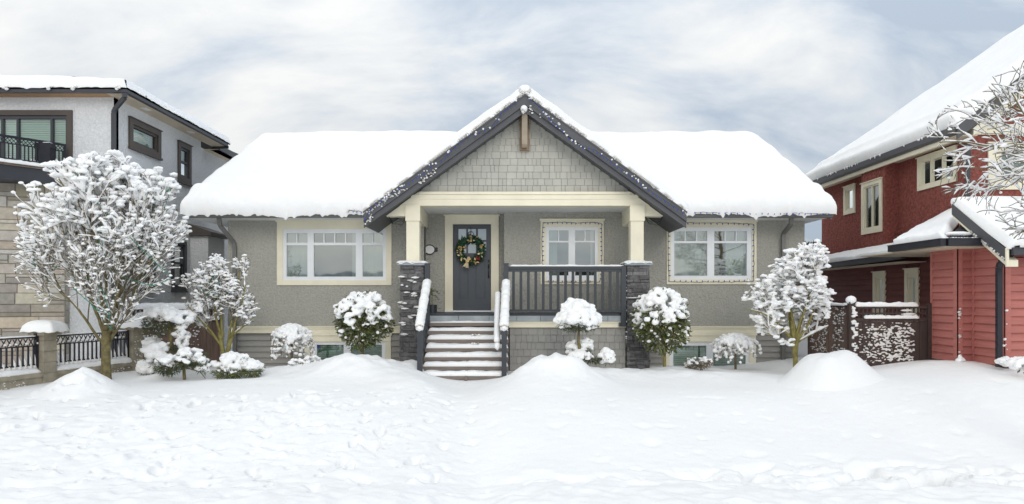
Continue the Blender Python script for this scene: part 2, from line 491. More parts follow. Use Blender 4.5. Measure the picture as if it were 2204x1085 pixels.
def string_light(label, group, path, spacing, rng, face=V((0, -1, 0)), point=None, bulb=BULB, cord='cord', snow=0., sag=.012, cr=.006, snow_sz=.03):
    root = thing('string_light', label, 'string light', path[0], group)
    pts = [path[0]]; bl = []; acc = 0.
    for a, b in zip(path, path[1:]):
        L = (b - a).length; n = max(1, round(L / spacing)); d = (b - a).normalized()
        for k in range(1, n + 1):
            q = a + (b - a) * (k / n)
            mid = a + (b - a) * ((k - .5) / n) + V((rng.uniform(-1, 1), rng.uniform(-.6, 0), rng.uniform(-1, 1))) * sag
            pts += [mid, q]
            dirn = (point if point is not None else V((0, 0, -1)))
            if callable(dirn): dirn = dirn(q, d)
            dirn = (dirn + V((rng.uniform(-.35, .35), rng.uniform(-.2, .2), rng.uniform(-.3, .3)))).normalized()
            bl.append((q, dirn))
    mb = MB(); mb.tube(pts, cr, 4); mb.build('cord', cord, root)
    for q, dn in bl[:100]:
        inst('bulb', bulb, root, q + face * .008, V((0, 0, -1)).rotation_difference(dn).to_euler())
    if snow:
        mb = MB()
        for q, dn in bl:
            if rng.random() < snow:
                for _ in range(rng.choice((1, 2, 3))):
                    r = snow_sz * rng.uniform(.5, 1.2)
                    mb.blob(q + V((rng.uniform(-.04, .04), -.02, rng.uniform(-.03, .05))), r * rng.uniform(.7, 1.4), r * .8, r, 1, .4, 1.5, rng.uniform(0, 99))
        mb.build('clinging_snow', 'snow', root, True, kind='stuff')
    return root

# ------------------------------------------------------------------ trees and shrubs
def grow(out, p, d, L, r, lvl, Q, rng):
    n = max(3, int(L / Q.get('seg', .14)))
    pts, rad = [p.copy()], [r]; d = d.copy()
    env = Q['env']
    for i in range(n):
        d = (d + V((rng.uniform(-1, 1), rng.uniform(-1, 1), rng.uniform(-1, 1))) * Q['wob'] + ZU * Q['trop'][min(lvl, len(Q['trop']) - 1)]).normalized()
        q = p + d * (L / n)
        e = (q - env[0]); k = (e.x / env[1].x) ** 2 + (e.y / env[1].y) ** 2 + (e.z / env[1].z) ** 2
        if k > 1 + Q.get('rag', .35) * noise.noise(e * 1.7) and lvl > 0 and (q - env[0]).length > (p - env[0]).length: break
        p = q; pts.append(p.copy()); rad.append(max(Q['rmin'], r * (1 - .62 * (i + 1) / n)))
    if len(pts) > 2: out.append((lvl, pts, rad))
    if lvl < Q['max'] and len(pts) > 2:
        for k in range(Q['kids'][lvl]):
            t = rng.uniform(Q['t0'][lvl], 1.) * (len(pts) - 1)
            i = min(int(t), len(pts) - 2); f = t - i
            pp = pts[i].lerp(pts[i + 1], f); dd = (pts[i + 1] - pts[i]).normalized()
            ax = dd.cross(V((rng.uniform(-1, 1), rng.uniform(-1, 1), rng.uniform(-1, 1))))
            if ax.length < 1e-3: continue
            an = math.radians(rng.uniform(*Q['ang']))
            nd = Matrix.Rotation(an, 3, ax.normalized()) @ dd
            grow(out, pp, nd, Q['len'][lvl] * rng.uniform(.7, 1.2), max(Q['rmin'], rad[i] * rng.uniform(.45, .65)), lvl + 1, Q, rng)

def snow_on(mb, out, rng, S0, minlvl=1, cover=.85, tip=.6, clump=1.8, steep=.35, sub=1, tipk=(1, 2), topbias=None):
    for (lvl, pts, rad) in out:
        S = S0
        if topbias: S = S0 * (.66 + .85 * min(1, max(0, (pts[len(pts) // 2].z - topbias[0]) / (topbias[1] - topbias[0]))))
        if lvl < minlvl: 
            pass
        run_p, run_r = [], []
        amt = S * rng.uniform(.55, 1.35) * (1.0 if lvl >= 2 else 1.15)
        for i in range(len(pts)):
            t = (pts[min(i + 1, len(pts) - 1)] - pts[max(i - 1, 0)])
            if t.length < 1e-6: continue
            t.normalize(); hz = math.sqrt(max(0, 1 - t.z * t.z))
            s = amt * (steep + (1 - steep) * hz) * (.78 + .95 * max(-.3, sn(pts[i] * 9, 3.)))
            ok = rng.random() < cover and (lvl > 0 or hz > .5)
            if ok and s > S * .3:
                run_p.append(pts[i] + ZU * (rad[i] * .7 + s * .55) + V((0, -s * .25, 0))); run_r.append(s)
            else:
                if len(run_p) > 1:
                    run_r[0] *= .4; run_r[-1] *= .4; mb.tube(run_p, run_r, 5)
                run_p, run_r = [], []
        if len(run_p) > 1:
            run_r[0] *= .4; run_r[-1] *= .4; mb.tube(run_p, run_r, 5)
        if lvl >= minlvl and rng.random() < tip:
            for _ in range(rng.randint(*tipk)):
                r = S * clump * rng.uniform(.6, 1.25)
                i = rng.randrange(len(pts) // 2, len(pts))
                mb.blob(pts[i] + V((rng.uniform(-1, 1), rng.uniform(-1, 1), rng.uniform(.2, .9))) * r * .6, r * rng.uniform(.9, 1.5), r * rng.uniform(.9, 1.3), r * rng.uniform(.65, .95), sub, .45, 1.5, rng.uniform(0, 99), .4)

def rand_dir(rng):
    z = rng.uniform(-1, 1); a = rng.uniform(0, 2 * math.pi); k = math.sqrt(1 - z * z)
    return V((k * math.cos(a), k * math.sin(a), z))

def snow_quad(mb, a, b, c, d, t, nu, nv, sides='lrbt', edge=.2, amp=.03, fr=1.1, seed=0., droop=0., fine=0., vpow=1.0, over=0., slump=0.):
    """snow on the quad a-b (lower edge) d-c (upper edge)"""
    a, b, c, d = V(a), V(b), V(c), V(d)
    N = ((b - a).cross(d - a)).normalized()
    if N.z < 0: N = -N
    Lu = max((b - a).length, (c - d).length); Lv = max((d - a).length, (c - b).length); pts = []
    up = (d - a).normalized()
    for j in range(nv + 1):
        fv = (j / nv) ** vpow
        for i in range(nu + 1):
            fu = i / nu
            q = a.lerp(b, fu).lerp(d.lerp(c, fu), fv)
            s = 9.
            if 'l' in sides: s = min(s, fu * Lu)
            if 'r' in sides: s = min(s, (1 - fu) * Lu)
            if 't' in sides: s = min(s, (1 - fv) * Lv)
            sb = fv * Lv if 'b' in sides else 9.
            k = min(1, min(s, sb) / edge); pr = math.sqrt(max(0, 1 - (1 - k) ** 2.4))
            h = t * pr + pr * (amp * sn(q * fr, seed) + .5 * amp * sn(q * fr * 2.9, seed + 7) + fine * sn(q * 9, seed + 2) * max(0., 1 - sb / 1.4 if sb < 9 else .3))
            if slump: h += pr * slump * math.exp(-((fv * Lv - .75 - .25 * sn(V((q.x * .8, 0, seed)), 1)) / .20) ** 2)
            q2 = q + N * (h - (.02 if k < 1e-4 else 0))
            if over and sb < edge * 1.5: q2 = q2 - up * over * (1 - sb / (edge * 1.5)) * (1 + .35 * sn(q * 3.3, seed + 5))
            if droop and sb < edge:
                w = (1 - sb / edge) ** 3
                dd = droop * (.25 + 1.0 * max(0, sn(q * 1.1, seed + 2)) + .8 * max(0, sn(q * 4.3, seed + 11)) + 1.1 * max(0, sn(q * 11., seed + 7)))
                q2 = q2 - ZU * (dd * w)
            pts.append(q2)
    mb.grid(pts, nu, nv)

def lp(fr_, **k): return fr_

# ================================================================== camera, world, sun
cam = bpy.data.cameras.new('camera'); co = bpy.data.objects.new('camera', cam); C.objects.link(co)
co.location = (0, CY, EZ); co.rotation_euler = (math.radians(90), 0, 0)
cam.sensor_width = 36; cam.lens = 36 * F / 2204; cam.shift_y = (HY - 542.5) / 2204
cam.clip_start = .1; cam.clip_end = 3000
bpy.context.scene.camera = co
sc = bpy.context.scene
sc.view_settings.view_transform = 'Standard'; sc.view_settings.look = 'None'
sc.view_settings.exposure = EXPO = .19; sc.view_settings.gamma = 1
sc.cycles.max_bounces = 8; sc.cycles.diffuse_bounces = 4; sc.cycles.transparent_max_bounces = 12
sc.cycles.use_denoising = True
SUN_EL, SUN_AZ = math.radians(23), math.radians(12)     # azimuth from -Y (behind the viewer) towards -X
w = bpy.data.worlds.new('World'); sc.world = w; w.use_nodes = True
nt = w.node_tree; N_, L_ = nt.nodes, nt.links
bg = N_['Background']; bg.inputs['Strength'].default_value = .1
sky = N_.new('ShaderNodeTexSky'); sky.sky_type = 'NISHITA'; sky.sun_disc = False
sky.sun_elevation = SUN_EL; sky.sun_rotation = math.radians(180) - SUN_AZ
tc = N_.new('ShaderNodeTexCoord'); sp = N_.new('ShaderNodeSeparateXYZ'); L_.new(tc.outputs['Generated'], sp.inputs[0])
def mth(op, a, b=None, c=None, clamp=False):
    n = N_.new('ShaderNodeMath'); n.operation = op; n.use_clamp = clamp
    for i, v in enumerate((a, b, c)):
        if v is None: continue
        if isinstance(v, (int, float)): n.inputs[i].default_value = v
        else: L_.new(v, n.inputs[i])
    return n.outputs[0]
zc = mth('MAXIMUM', sp.outputs[2], 0.)
den = mth('ADD', zc, .52)
cx = mth('DIVIDE', sp.outputs[0], den); cy = mth('DIVIDE', sp.outputs[1], den)
cmb = N_.new('ShaderNodeCombineXYZ'); L_.new(cx, cmb.inputs[0]); L_.new(cy, cmb.inputs[1])
mp = N_.new('ShaderNodeMapping'); mp.inputs['Location'].default_value = (3.1, 1.4, 0); mp.inputs['Scale'].default_value = (.8, 1.5, 1)
L_.new(cmb.outputs[0], mp.inputs[0])
n1 = N_.new('ShaderNodeTexNoise'); n1.inputs['Scale'].default_value = 3.4; n1.inputs['Detail'].default_value = 8; n1.inputs['Roughness'].default_value = .56; n1.inputs['Distortion'].default_value = .35
L_.new(mp.outputs[0], n1.inputs['Vector'])
# a bluer, heavier bank to the right of the street, thin bright overcast to the left
side = mth('MULTIPLY_ADD', sp.outputs[0], -.20, -.055)
fac = mth('ADD', n1.outputs['Fac'], side)
rp = N_.new('ShaderNodeValToRGB'); L_.new(fac, rp.inputs[0])
e = rp.color_ramp.elements; e[0].position = .30; e[0].color = (.41, .48, .57, 1); e[1].position = .62; e[1].color = (.78, .785, .78, 1)
m_ = rp.color_ramp.elements.new(.42); m_.color = (.56, .61, .67, 1)
m_ = rp.color_ramp.elements.new(.52); m_.color = (.69, .71, .725, 1)
gain = mth('MULTIPLY_ADD', zc, 8.5, 8.5)
sc1 = N_.new('ShaderNodeVectorMath'); sc1.operation = 'SCALE'; L_.new(rp.outputs[0], sc1.inputs[0]); L_.new(gain, sc1.inputs['Scale'])
mx = N_.new('ShaderNodeMix'); mx.data_type = 'RGBA'; mx.inputs[0].default_value = .975
L_.new(sky.outputs[0], mx.inputs[6]); L_.new(sc1.outputs[0], mx.inputs[7]); L_.new(mx.outputs[2], bg.inputs['Color'])
sd = bpy.data.lights.new('sun', 'SUN'); sd.energy = .85; sd.angle = math.radians(30); sd.color = (1, .955, .89)
so = bpy.data.objects.new('sun', sd); C.objects.link(so)
sdir = V((math.sin(SUN_AZ) * math.cos(SUN_EL), -math.cos(SUN_AZ) * math.cos(SUN_EL), math.sin(SUN_EL)))
so.rotation_euler = (-sdir).to_track_quat('-Z', 'Y').to_euler(); so.location = sdir * 40

# ================================================================== snow-covered ground
def ss(a, b, x):
    t = min(1, max(0, (x - a) / (b - a))); return t * t * (3 - 2 * t)
MOUNDS = [(-2.95, 14.45, .95, .85, .46), (-4.3, 15.0, 1.2, .8, .20), (-2.0, 15.1, .35, .5, .22), (.78, 13.7, .85, .85, .56), (1.9, 14.6, 1.1, .7, .18), (3.6, 14.5, 1.5, .8, .13), (5.0, 14.2, 1.0, .8, .06), (-4.9, 13.6, 1.6, .7, .08), (-1.9, 13.4, .7, .8, .14),
          (3.25, 15.4, .6, .5, .13), (4.6, 15.6, .9, .6, .07), (-6.1, 14.8, 1.0, .6, .05), (7.6, 13.6, 1.4, .7, .05), (-6.9, 14.2, .35, .3, .08)]
def gz(x, y, fine=True):
    d = y + 17.2
    p = V((x, d, 0))
    edge = 9.0 + .35 * noise.noise(V((x * .35, 2, 0))) - .25 * ss(3, -3, x)      # foot of the bank, where the street begins
    t = ss(edge - .2, 13.0, d)
    z = .09 - .60 * (1 - t) + .39 * ss(4.7, 8.6, x) * ss(8.2, 13.6, d)
    z += .02 * ss(-6, -8, x)
    for (mx_, md, rx, rd, h) in MOUNDS:
        q = ((x - mx_) / rx) ** 2 + ((d - md) / rd) ** 2
        if q < 6: z += h * math.exp(-q * 1.15) * (1 + .30 * noise.noise(p * 1.5 + V((mx_, 2, 3))) + .15 * noise.noise(p * 3.6) + .06 * noise.noise(p * 8.))
    if d < 15 and abs(x) < 6:
        xc = -.93 + .45 * ss(14.5, 8, d)
        z -= .13 * math.exp(-((x - xc) / .5) ** 2) * ss(15, 13.5, d)
    if fine and -14 < x < 14 and 3 < d < 19:
        z += .045 * noise.noise(p * .45) + .010 * noise.noise(p * 1.3 + V((9, 3, 1)))
        left = ss(-.1, -1.6, x)
        lump = ss(13.0, 12.0, d) * ss(edge - .6, edge + .5, d) * (.10 + .90 * left) 
        foot = math.exp(-((d - edge) / .42) ** 2)
        lump = max(lump, foot * (.30 + .70 * max(left, ss(1.6, 3.2, x))))
        if lump > .02:
            w1 = p + V((noise.noise(p * 1.7), noise.noise(p * 1.7 + V((7, 7, 7))), 0)) * .18
            a = abs(noise.noise(w1 * 2.3 + V((2.2, 7.1, 0)))); b = abs(noise.noise(w1 * 5.2 + V((5.2, 1.1, 0)))); c = abs(noise.noise(p * 11 + V((1.2, 4.1, 0))))
            patch = ss(-.25, .25, noise.noise(p * .75 + V((3, 1, 8))))
            z += lump * (.30 + .70 * patch) * (.023 * min(a, .32) / .32 + .015 * min(b, .3) / .3 + .006 * c - .025)
            h1 = max(0., noise.noise(p * 3.1 + V((1.5, 8.8, 2))) - .38); h2 = max(0., noise.noise(p * 6.3 + V((4.5, 2.8, 5))) - .40)
            z -= lump * (.85 * h1 + .60 * h2)
            bl = max(0., noise.noise(p * 5.1 + V((8.5, 1.8, 9))) - .30)
            z += lump * .13 * bl
        # broken, undercut crust where the plough passed
        st = .18 + .82 * ss(1.7, 3.0, x)
        gouge = max(0., noise.noise(V((x * 1.9, d * 2.6, 3.))) - .05)
        z -= foot * st * (1.0 * min(gouge, .30) + .12 * max(0, noise.noise(V((x * 5.5, d * 6, 5.)))))
        c2 = ss(edge - .05, edge - .7, d)
        if c2 > 0: z += c2 * (.035 * (1 - 2 * abs(noise.noise(p * 2.4 + V((4, 4, 4))))) + .016 * noise.noise(p * 7))
    return z
def lin(a, b, s):
    n = max(1, int(round((b - a) / s))); return [a + (b - a) * i / n for i in range(n)]
xs = [-900, -300, -120, -60, -35, -24, -18, -15, -13, -11.5] + lin(-10.5, -6.2, .06) + lin(-6.2, 6.2, .034) + lin(6.2, 10.5, .06) + [10.5, 11.5, 13, 15, 18, 24, 35, 60, 120, 300, 900]
ys = [-900, -300, -120, -60, -40, -30, -24, -20, -17, -14.5, -13, -11.8, -11, -10.4] + lin(-9.9, -7.2, .026) + lin(-7.2, -4, .036) + lin(-4, 0.4, .06) + [.4, .8, 1.5, 3, 6, 10, 20, 40, 80, 200, 900]
mb = MB()
mb.grid([V((x, y, gz(x, y))) for y in ys for x in xs], len(xs) - 1, len(ys) - 1)
g = mb.build('snowy_ground', 'snow_ground', None, True, kind='structure')
# low far hills round the horizon
mb = MB(); pts = []
n = 160
for r_, hz_ in ((700, -2), (760, 25), (830, 0)):
    for i in range(n + 1):
        a = 2 * math.pi * i / n
        h = hz_ * (1 + .45 * noise.noise(V((math.cos(a) * 3, math.sin(a) * 3, 0)))) if hz_ > 0 else -3
        pts.append(V((math.cos(a) * r_, math.sin(a) * r_, h)))
mb.grid(pts, n, 2)
mb.build('far_hills', 'hill', None, True, kind='structure')

def heap(label, cx_, d, rx, ry, h, pw, seed, group=None, am=.30):
    mb = MB(); pts = []; nr, na = 22, 64; y0 = d - 17.2
    for j in range(nr + 1):
        r = j / nr
        for i in range(na + 1):
            a = 2 * math.pi * (i % na) / na
            w_ = 1 + .16 * noise.noise(V((math.cos(a) * 1.3, math.sin(a) * 1.3, seed))); x = cx_ + math.cos(a) * r * rx * w_; y = y0 + math.sin(a) * r * ry * w_
            q = max(0, 1 - r * r)
            z = gz(x, y) + h * (1 - ss(pw, 1, r)) * (1 + am * sn(V((x * 1.6, y * 1.6, 0)), seed) + .35 * am * sn(V((x * 4.6, y * 4.6, 0)), seed)) + .012 * q * sn(V((x * 9, y * 9, 0)), seed) - .02 * (j == nr)
            pts.append(V((x, y, z)))
    mb.grid(pts, na, nr)
    o = mb.build('snow_heap', 'snow_ground', None, True); o['label'] = label; o['category'] = 'snow heap'
    if group: o['group'] = group
    return o
heap('smooth pointed snow heap at the foot of the tall tree by the stone pillars', -7.48, 12.75, .82, .8, .46, -.35, 3.)
heap('big rounded snow heap in front of the brown plank fence and the wooden gate', 5.74, 13.3, .96, .9, .47, .34, 8., None, .16)

# ================================================================== the bungalow
rng = random.Random(11)
H = thing('bungalow', 'taupe stucco bungalow with snowy roof, cream trim and a gabled front porch', 'house', (0, 0, 0))
D0 = 17.2
fx = lambda px: X(px, D0); fz = lambda py: Z(py, D0)
f0 = front(0.)
RX0, RX1 = -2.06, X(1085, D0)       # door recess
W1 = dict(cas=(fx(597), fx(843), fz(614), fz(478)), frm=(fx(609.5), fx(831.5), fz(603.5), fz(493.5)))
W3 = dict(cas=(fx(1434.5), fx(1627.5), fz(612), fz(478)), frm=(fx(1443.6), fx(1617.6), fz(601.5), fz(489.5)))
WP = dict(cas=(fx(1163.5), fx(1299), fz(612), fz(475)), frm=(fx(1175), fx(1287), fz(603.5), fz(488.5)))
WB1 = dict(cas=(fx(656), fx(841.7), -.15, fz(735)), frm=(fx(670), fx(830), -.10, fz(736.5)))
WB2 = dict(cas=(fx(1433), fx(1626), -.15, fz(735)), frm=(fx(1440.6), fx(1612), -.10, fz(736.5)))
ZB1, ZB0, ZT = fz(702), fz(717), 3.72
mb = MB()
f0.plate(mb, (-6.67, RX0, ZB1 - .01, ZT), [W1['frm']], -.2, 0)
f0.plate(mb, (RX1, 6.87, ZB1 - .01, ZT), [W3['frm'], WP['frm']], -.2, 0)
fd = front(.35)
DOOR = (X(975, 17.55), X(1057, 17.55), Z(669, 17.55), Z(483, 17.55))
fd.plate(mb, (RX0 - .2, RX1 + .2, 1.2, ZT), [DOOR], -.2, 0)
mb.box(RX1, RX1 + .18, .001, .349, 1.2, ZT); mb.box(RX0 - .18, RX0, .001, .349, 1.2, ZT)
# side and rear walls with gable ends
for xx, s in ((-6.67, 1), (6.87, -1)):
    mb.prism([V((xx, .201, ZB1)), V((xx, 8.2, ZB1)), V((xx, 8.2, 3.5)), V((xx, 4.1, 5.7)), V((xx, .201, 3.62))], V((.2 * s, 0, 0)))
mb.box(-6.46, 6.66, 8.0, 8.2, .1, 3.5)
mb.build('wall', 'stucco', H)
for (a, b, Wn, sx) in ((fx(507), RX0, WB1, -6.45), (2.6, fx(1716), WB2, 6.62)):
    mb = MB(); f0.lap(mb, a, b, -.25, ZB0 + .005, .135, .028, [Wn['cas']])
    f0.plate(mb, (a, b, -.3, ZB0), [Wn['cas']], -.12, -.03); mb.box(sx, sx + .05, .05, 8, -.3, ZB0)
    mb.build('lower_siding', 'siding', H)
for (a, b) in ((fx(508), RX0), (2.6, fx(1738))):
    mb = MB(); f0.box(mb, a, b, ZB0, ZB1 - .065, -.02, .05); f0.box(mb, a - .01, b + .01, ZB1 - .065, ZB1 - .03, -.02, .065); f0.box(mb, a - .015, b + .015, ZB1 - .03, ZB1, -.02, .085)
    mb.build('belt_trim', 'cream', H)
for Wn in (WB1, WB2):
    mb = MB(); f0.box(mb, Wn['cas'][0], Wn['cas'][1], fz(735) + .002, ZB0 - .055, .0, .045); f0.box(mb, Wn['cas'][0] - .02, Wn['cas'][1] + .02, ZB0 - .055, ZB0 - .002, .0, .07)
    mb.build('window_head_trim', 'cream', H)

def lites(cols, rows): return [(fx(c[0]), fx(c[1]), fz(r[1]), fz(r[0])) for c in cols for r in rows]
up, lo = (502, 522.5), (528, 595.5)
L1 = lites([(617, 638), (640.4, 662)], [up]) + lites([(617, 662)], [lo]) + lites([(675.5, 696.3), (698.7, 719.5), (722, 743), (745.3, 766)], [up]) + lites([(675.5, 766)], [lo]) + lites([(780.5, 801.3), (803.7, 824.4)], [up]) + lites([(780.5, 824.4)], [lo])
win = window(H, f0, W1['cas'], W1['frm'], L1, head=.05, sill=.0, cover='curtain', cov_rects=[(fx(609), fx(668)), (fx(755), fx(832))])
up, lo = (497.5, 519), (523.5, 593.5)
L3 = lites([(1451, 1473.5), (1475.7, 1498), (1500.2, 1522)], [up]) + lites([(1451, 1522)], [lo]) + lites([(1537, 1559.3), (1561.7, 1583), (1585.3, 1607.6)], [up]) + lites([(1537, 1607.6)], [lo])
window(H, f0, W3['cas'], W3['frm'], L3, head=.07, cover='curtain', cov_rects=[(fx(1444), fx(1528)), (fx(1565), fx(1617))])
up, lo = (496, 518.5), (522, 593)
LPW = lites([(1181.5, 1201.3), (1203.4, 1223.5)], [up]) + lites([(1181.5, 1223.5)], [lo]) + lites([(1237.8, 1258), (1260.2, 1280.2)], [up]) + lites([(1237.8, 1280.2)], [lo])
window(H, f0, WP['cas'], WP['frm'], LPW, head=.04, cover='curtain', cov_rects=[(fx(1175), fx(1200)), (fx(1272), fx(1287))])
LB1 = [(fx(682), fx(740), -.06, fz(742)), (fx(755.5), fx(822), -.06, fz(742))]
wb = window(H, f0, WB1['cas'], WB1['frm'], LB1, cover='greenblind', gm='glass_g', cov_rects=[(fx(682), fx(822))], coverz=.09)
LB2 = [(fx(1449), fx(1520), -.06, fz(744)), (fx(1534.6), fx(1604.7), -.06, fz(744))]
wb2 = window(H, f0, WB2['cas'], WB2['frm'], LB2, cover='greenblind', gm='glass_g', cov_rects=[(fx(1449), fx(1605))], coverz=.09)
for (ww, px, py) in ((wb, 684.5, 746.5), (wb2, 1453, 750)):
    mb = MB(); mb.tube([f0.p(fx(px), -.028, fz(py)), f0.p(fx(px), -.022, fz(py))], .048, 14)
    mb.build('sticker', 'sticker', ww)

# door
mb = MB(); a0, a1, z0, z1 = DOOR
fd.plate(mb, (X(958, 17.55), X(1073.5, 17.55), 1.32, Z(465, 17.55)), [(a0, a1, 1.32, z1)], .004, .05)
fd.box(mb, X(957, 17.55) - .02, X(1074.5, 17.55) + .02, Z(465, 17.55), Z(465, 17.55) + .03, .004, .075)
mb.build('door_casing', 'cream', H)
dx = lambda p: X(p, 17.58); dz = lambda p: Z(p, 17.58)
DL = [(dx(986.8), dx(1003.5), dz(516.7), dz(493)), (dx(1007.5), dx(1024.5), dz(516.7), dz(493)), (dx(1028.8), dx(1046.5), dz(516.7), dz(493)),
      (dx(986.8), dx(1003.5), dz(545), dz(520.6)), (dx(1007.5), dx(1024.5), dz(545), dz(520.6)), (dx(1028.8), dx(1046.5), dz(545), dz(520.6))]
PN = [(dx(987.5), dx(1009), dz(644), dz(561)), (dx(1022.8), dx(1045), dz(644), dz(561))]
mb = MB(); fd.plate(mb, (a0 + .006, a1 - .006, z0 + .01, z1 - .006), DL + PN, -.055, -.012)
fd.box(mb, dx(984), dx(1049), dz(557), dz(549), -.012, .012)
for p in PN:
    fd.box(mb, p[0] - .001, p[1] + .001, p[2] - .001, p[3] + .001, -.052, -.034)
    fd.box(mb, p[0] + .035, p[1] - .035, p[2] + .035, p[3] - .035, -.034, -.018)
dr = mb.build('door', 'door', H)
mb = MB()
for q in DL: mb.add([fd.p(q[0] - .003, -.03, q[2] - .003), fd.p(q[1] + .003, -.03, q[2] - .003), fd.p(q[1] + .003, -.03, q[3] + .003), fd.p(q[0] - .003, -.03, q[3] + .003)], [(0, 1, 2, 3)])
mb.build('door_pane', 'glass', dr)
mb = MB(); q = fd.p
mb.add([q(a0, -.3, 1.4), q(a1, -.3, 1.4), q(a1, -.3, z1), q(a0, -.3, z1)], [(0, 1, 2, 3)]); mb.build('door_backing', 'curtain', dr)
mb = MB(); hx = dx(1052)
fd.box(mb, hx - .022, hx + .022, dz(565), dz(559), -.012, .012); fd.box(mb, hx - .02, hx + .02, dz(577), dz(568), -.012, .008)
fd.box(mb, hx - .018, hx + .018, dz(599.5), dz(594), -.012, .008)
mb.tube([q(hx, .0, dz(572)), q(hx, .05, dz(577)), q(hx, .06, dz(585)), q(hx, .045, dz(593)), q(hx, .0, dz(597))], .012, 6)
mb.build('handle', 'door_hw', dr)
mb = MB(); fd.box(mb, X(958, 17.55), X(1073, 17.55), 1.345, z0 + .008, -.1, .10); mb.build('door_sill', 'white', H)

# main roof, eaves, soffit, gutters
EY, EZr, RY, RZ = -.70, 3.575, 4.1, 6.10
mb = MB()
for (xa, xb, xt) in ((-7.30, -2.85, .25), (7.16, 3.42, .30)):
    mb.prism([V((xa, EY, EZr)), V((xb, EY, EZr)), V((xt, RY, RZ)), V((xa, RY, RZ))], V((0, 0, -.07)))
mb.prism([V((-7.30, 8.9, EZr)), V((7.16, 8.9, EZr)), V((7.16, RY, RZ)), V((-7.30, RY, RZ))], V((0, 0, -.07)))
roof = mb.build('roof', 'roofing', H)
mb = MB()
for xx in (-7.335, 7.165):
    mb = MB(); mb.prism([V((xx, EY - .02, EZr + .01)), V((xx, RY, RZ + .01)), V((xx, RY, RZ - .2)), V((xx, EY - .02, EZr - .12))], V((.03, 0, 0)))
    mb.build('rake_board', 'gutter', H)
mb = MB(); mb.box(-7.30, -2.76, EY + .01, -.006, 3.50, 3.52); mb.box(-7.30, -6.68, -.006, 8.2, 3.50, 3.52); mb.build('soffit', 'soffit', H)
mb = MB(); mb.box(3.33, 7.16, EY + .01, -.006, 3.50, 3.52); mb.box(6.88, 7.16, -.006, 8.2, 3.50, 3.52); mb.build('soffit', 'soffit', H)
for (a, b) in ((-7.33, -2.80), (3.38, 7.19)):
    mb = MB()
    prof = [(-.0, .0), (-.09, .015), (-.115, .05), (-.115, .085), (-.13, .10), (-.13, .115), (-.0, .115)]
    mb.prism([V((a, EY + q_[0] + .0, 3.485 + q_[1])) for q_ in prof], V((b - a, 0, 0)))
    mb.build('gutter', 'gutter', H)
mb = MB()
snow_quad(mb, (-7.40, EY - .14, EZr + .045), (-2.78, EY - .14, EZr + .045), (.6, RY + .06, RZ + .10), (-7.42, RY + .06, RZ + .10), .33, 170, 64, 'lb', .46, .075, .75, 1., .10, .040, 1.35, .05, .085)
snow_quad(mb, (3.35, EY - .14, EZr + .045), (7.22, EY - .14, EZr + .045), (7.27, RY + .06, RZ + .10), (.0, RY + .06, RZ + .10), .33, 170, 64, 'rb', .46, .075, .75, 1., .10, .040, 1.35, .05, .085)
snow_quad(mb, (7.27, 8.95, EZr), (-7.42, 8.95, EZr), (-7.42, RY + .06, RZ + .10), (7.27, RY + .06, RZ + .10), .335, 60, 20, 'lrb', .30, .045, .8, 5.)
mb.build('roof_snow', 'snow', H, True)

# porch gable
GX, GZ, SL = .275, 5.956, .729
YF = -1.70
EL, ER = (-3.135, GZ - SL * (GX + 3.135)), (3.686, GZ - SL * (3.686 - GX))
mb = MB()
for (ex, ez) in (EL, ER):
    mb.prism([V((GX, YF + .05, GZ)), V((ex, YF + .05, ez)), V((ex, YF + .05, ez - .26)), V((GX, YF + .05, GZ - .28))], V((0, 5.4, 0)))
gr = mb.build('porch_roof', 'barge', H)
for (ex, ez) in (EL, ER):
    mb = MB(); s = 1 if ex > GX else -1
    a_ = GX
    mb.prism([V((a_, YF - .045, GZ + .03)), V((ex, YF - .045, ez + .03)), V((ex, YF - .045, ez - .17)), V((a_, YF - .045, GZ - .19))], V((0, .045 - .002, 0)))
    mb.prism([V((a_, YF, GZ + .03)), V((ex, YF, ez + .03)), V((ex, YF, ez - .30)), V((a_, YF, GZ - .335))], V((0, .048, 0)))
    mb.prism([V((a_, YF - .06, GZ + .035)), V((ex + .01 * s, YF - .06, ez + .035)), V((ex + .01 * s, YF - .06, ez - .0)), V((a_, YF - .06, GZ - .0))], V((0, .013, 0)))
    bb = mb.build('barge_board', 'barge', H)
fg = front(-1.2)
mb = MB()
half = lambda z: (GZ - .27 - z) / SL
fg.shingles(mb, 3.995, 5.66, lambda z: (GX - half(z), GX + half(z)), .147, rng)
mb.build('gable_shingles', 'shingle', H)
mb = MB(); mb.prism([V((GX - half(3.9), -1.185, 3.9)), V((GX + half(3.9), -1.185, 3.9)), V((GX, -1.185, GZ - .27))], V((0, .1, 0))); mb.build('gable_wall', 'shingle', H)
# knee brace under the ridge
pb = lambda px, py, d=15.65: (X(px, d), Z(py, d))
mb = MB(); (xa, zb_) = pb(1119, 319); (xb, zt_) = pb(1140, 250)
mb.box(xa, xb, -1.30, -1.221, zb_, zt_ + .25)
br = mb.build('gable_bracket', 'bracket_edge', H)
mb = MB(); xa, xb = X(1123.5, 15.5), X(1135.5, 15.5)
mb.prism([V((xa, -1.302, zb_ + .06)), V((xa, -1.40, zb_ + .04)), V((xa, -1.47, zb_ + .10)), V((xa, -1.50, zb_ + .3)), V((xa, -1.62, zt_ + .03)), V((xa, -1.62, zt_ + .26)), V((xa, -1.302, zt_ + .26))], V((xb - xa, 0, 0)))
mb.build('brace', 'bracket', br)
mb = MB(); c_ = P(1128, 234, 15.4); mb.blob(c_, .075, .09, .07, 2, .35, 2, 3); mb.blob(c_ + V((-.02, 0, -.06)), .04, .06, .05, 2, .35, 2, 5); mb.build('snow', 'snow', br, True)
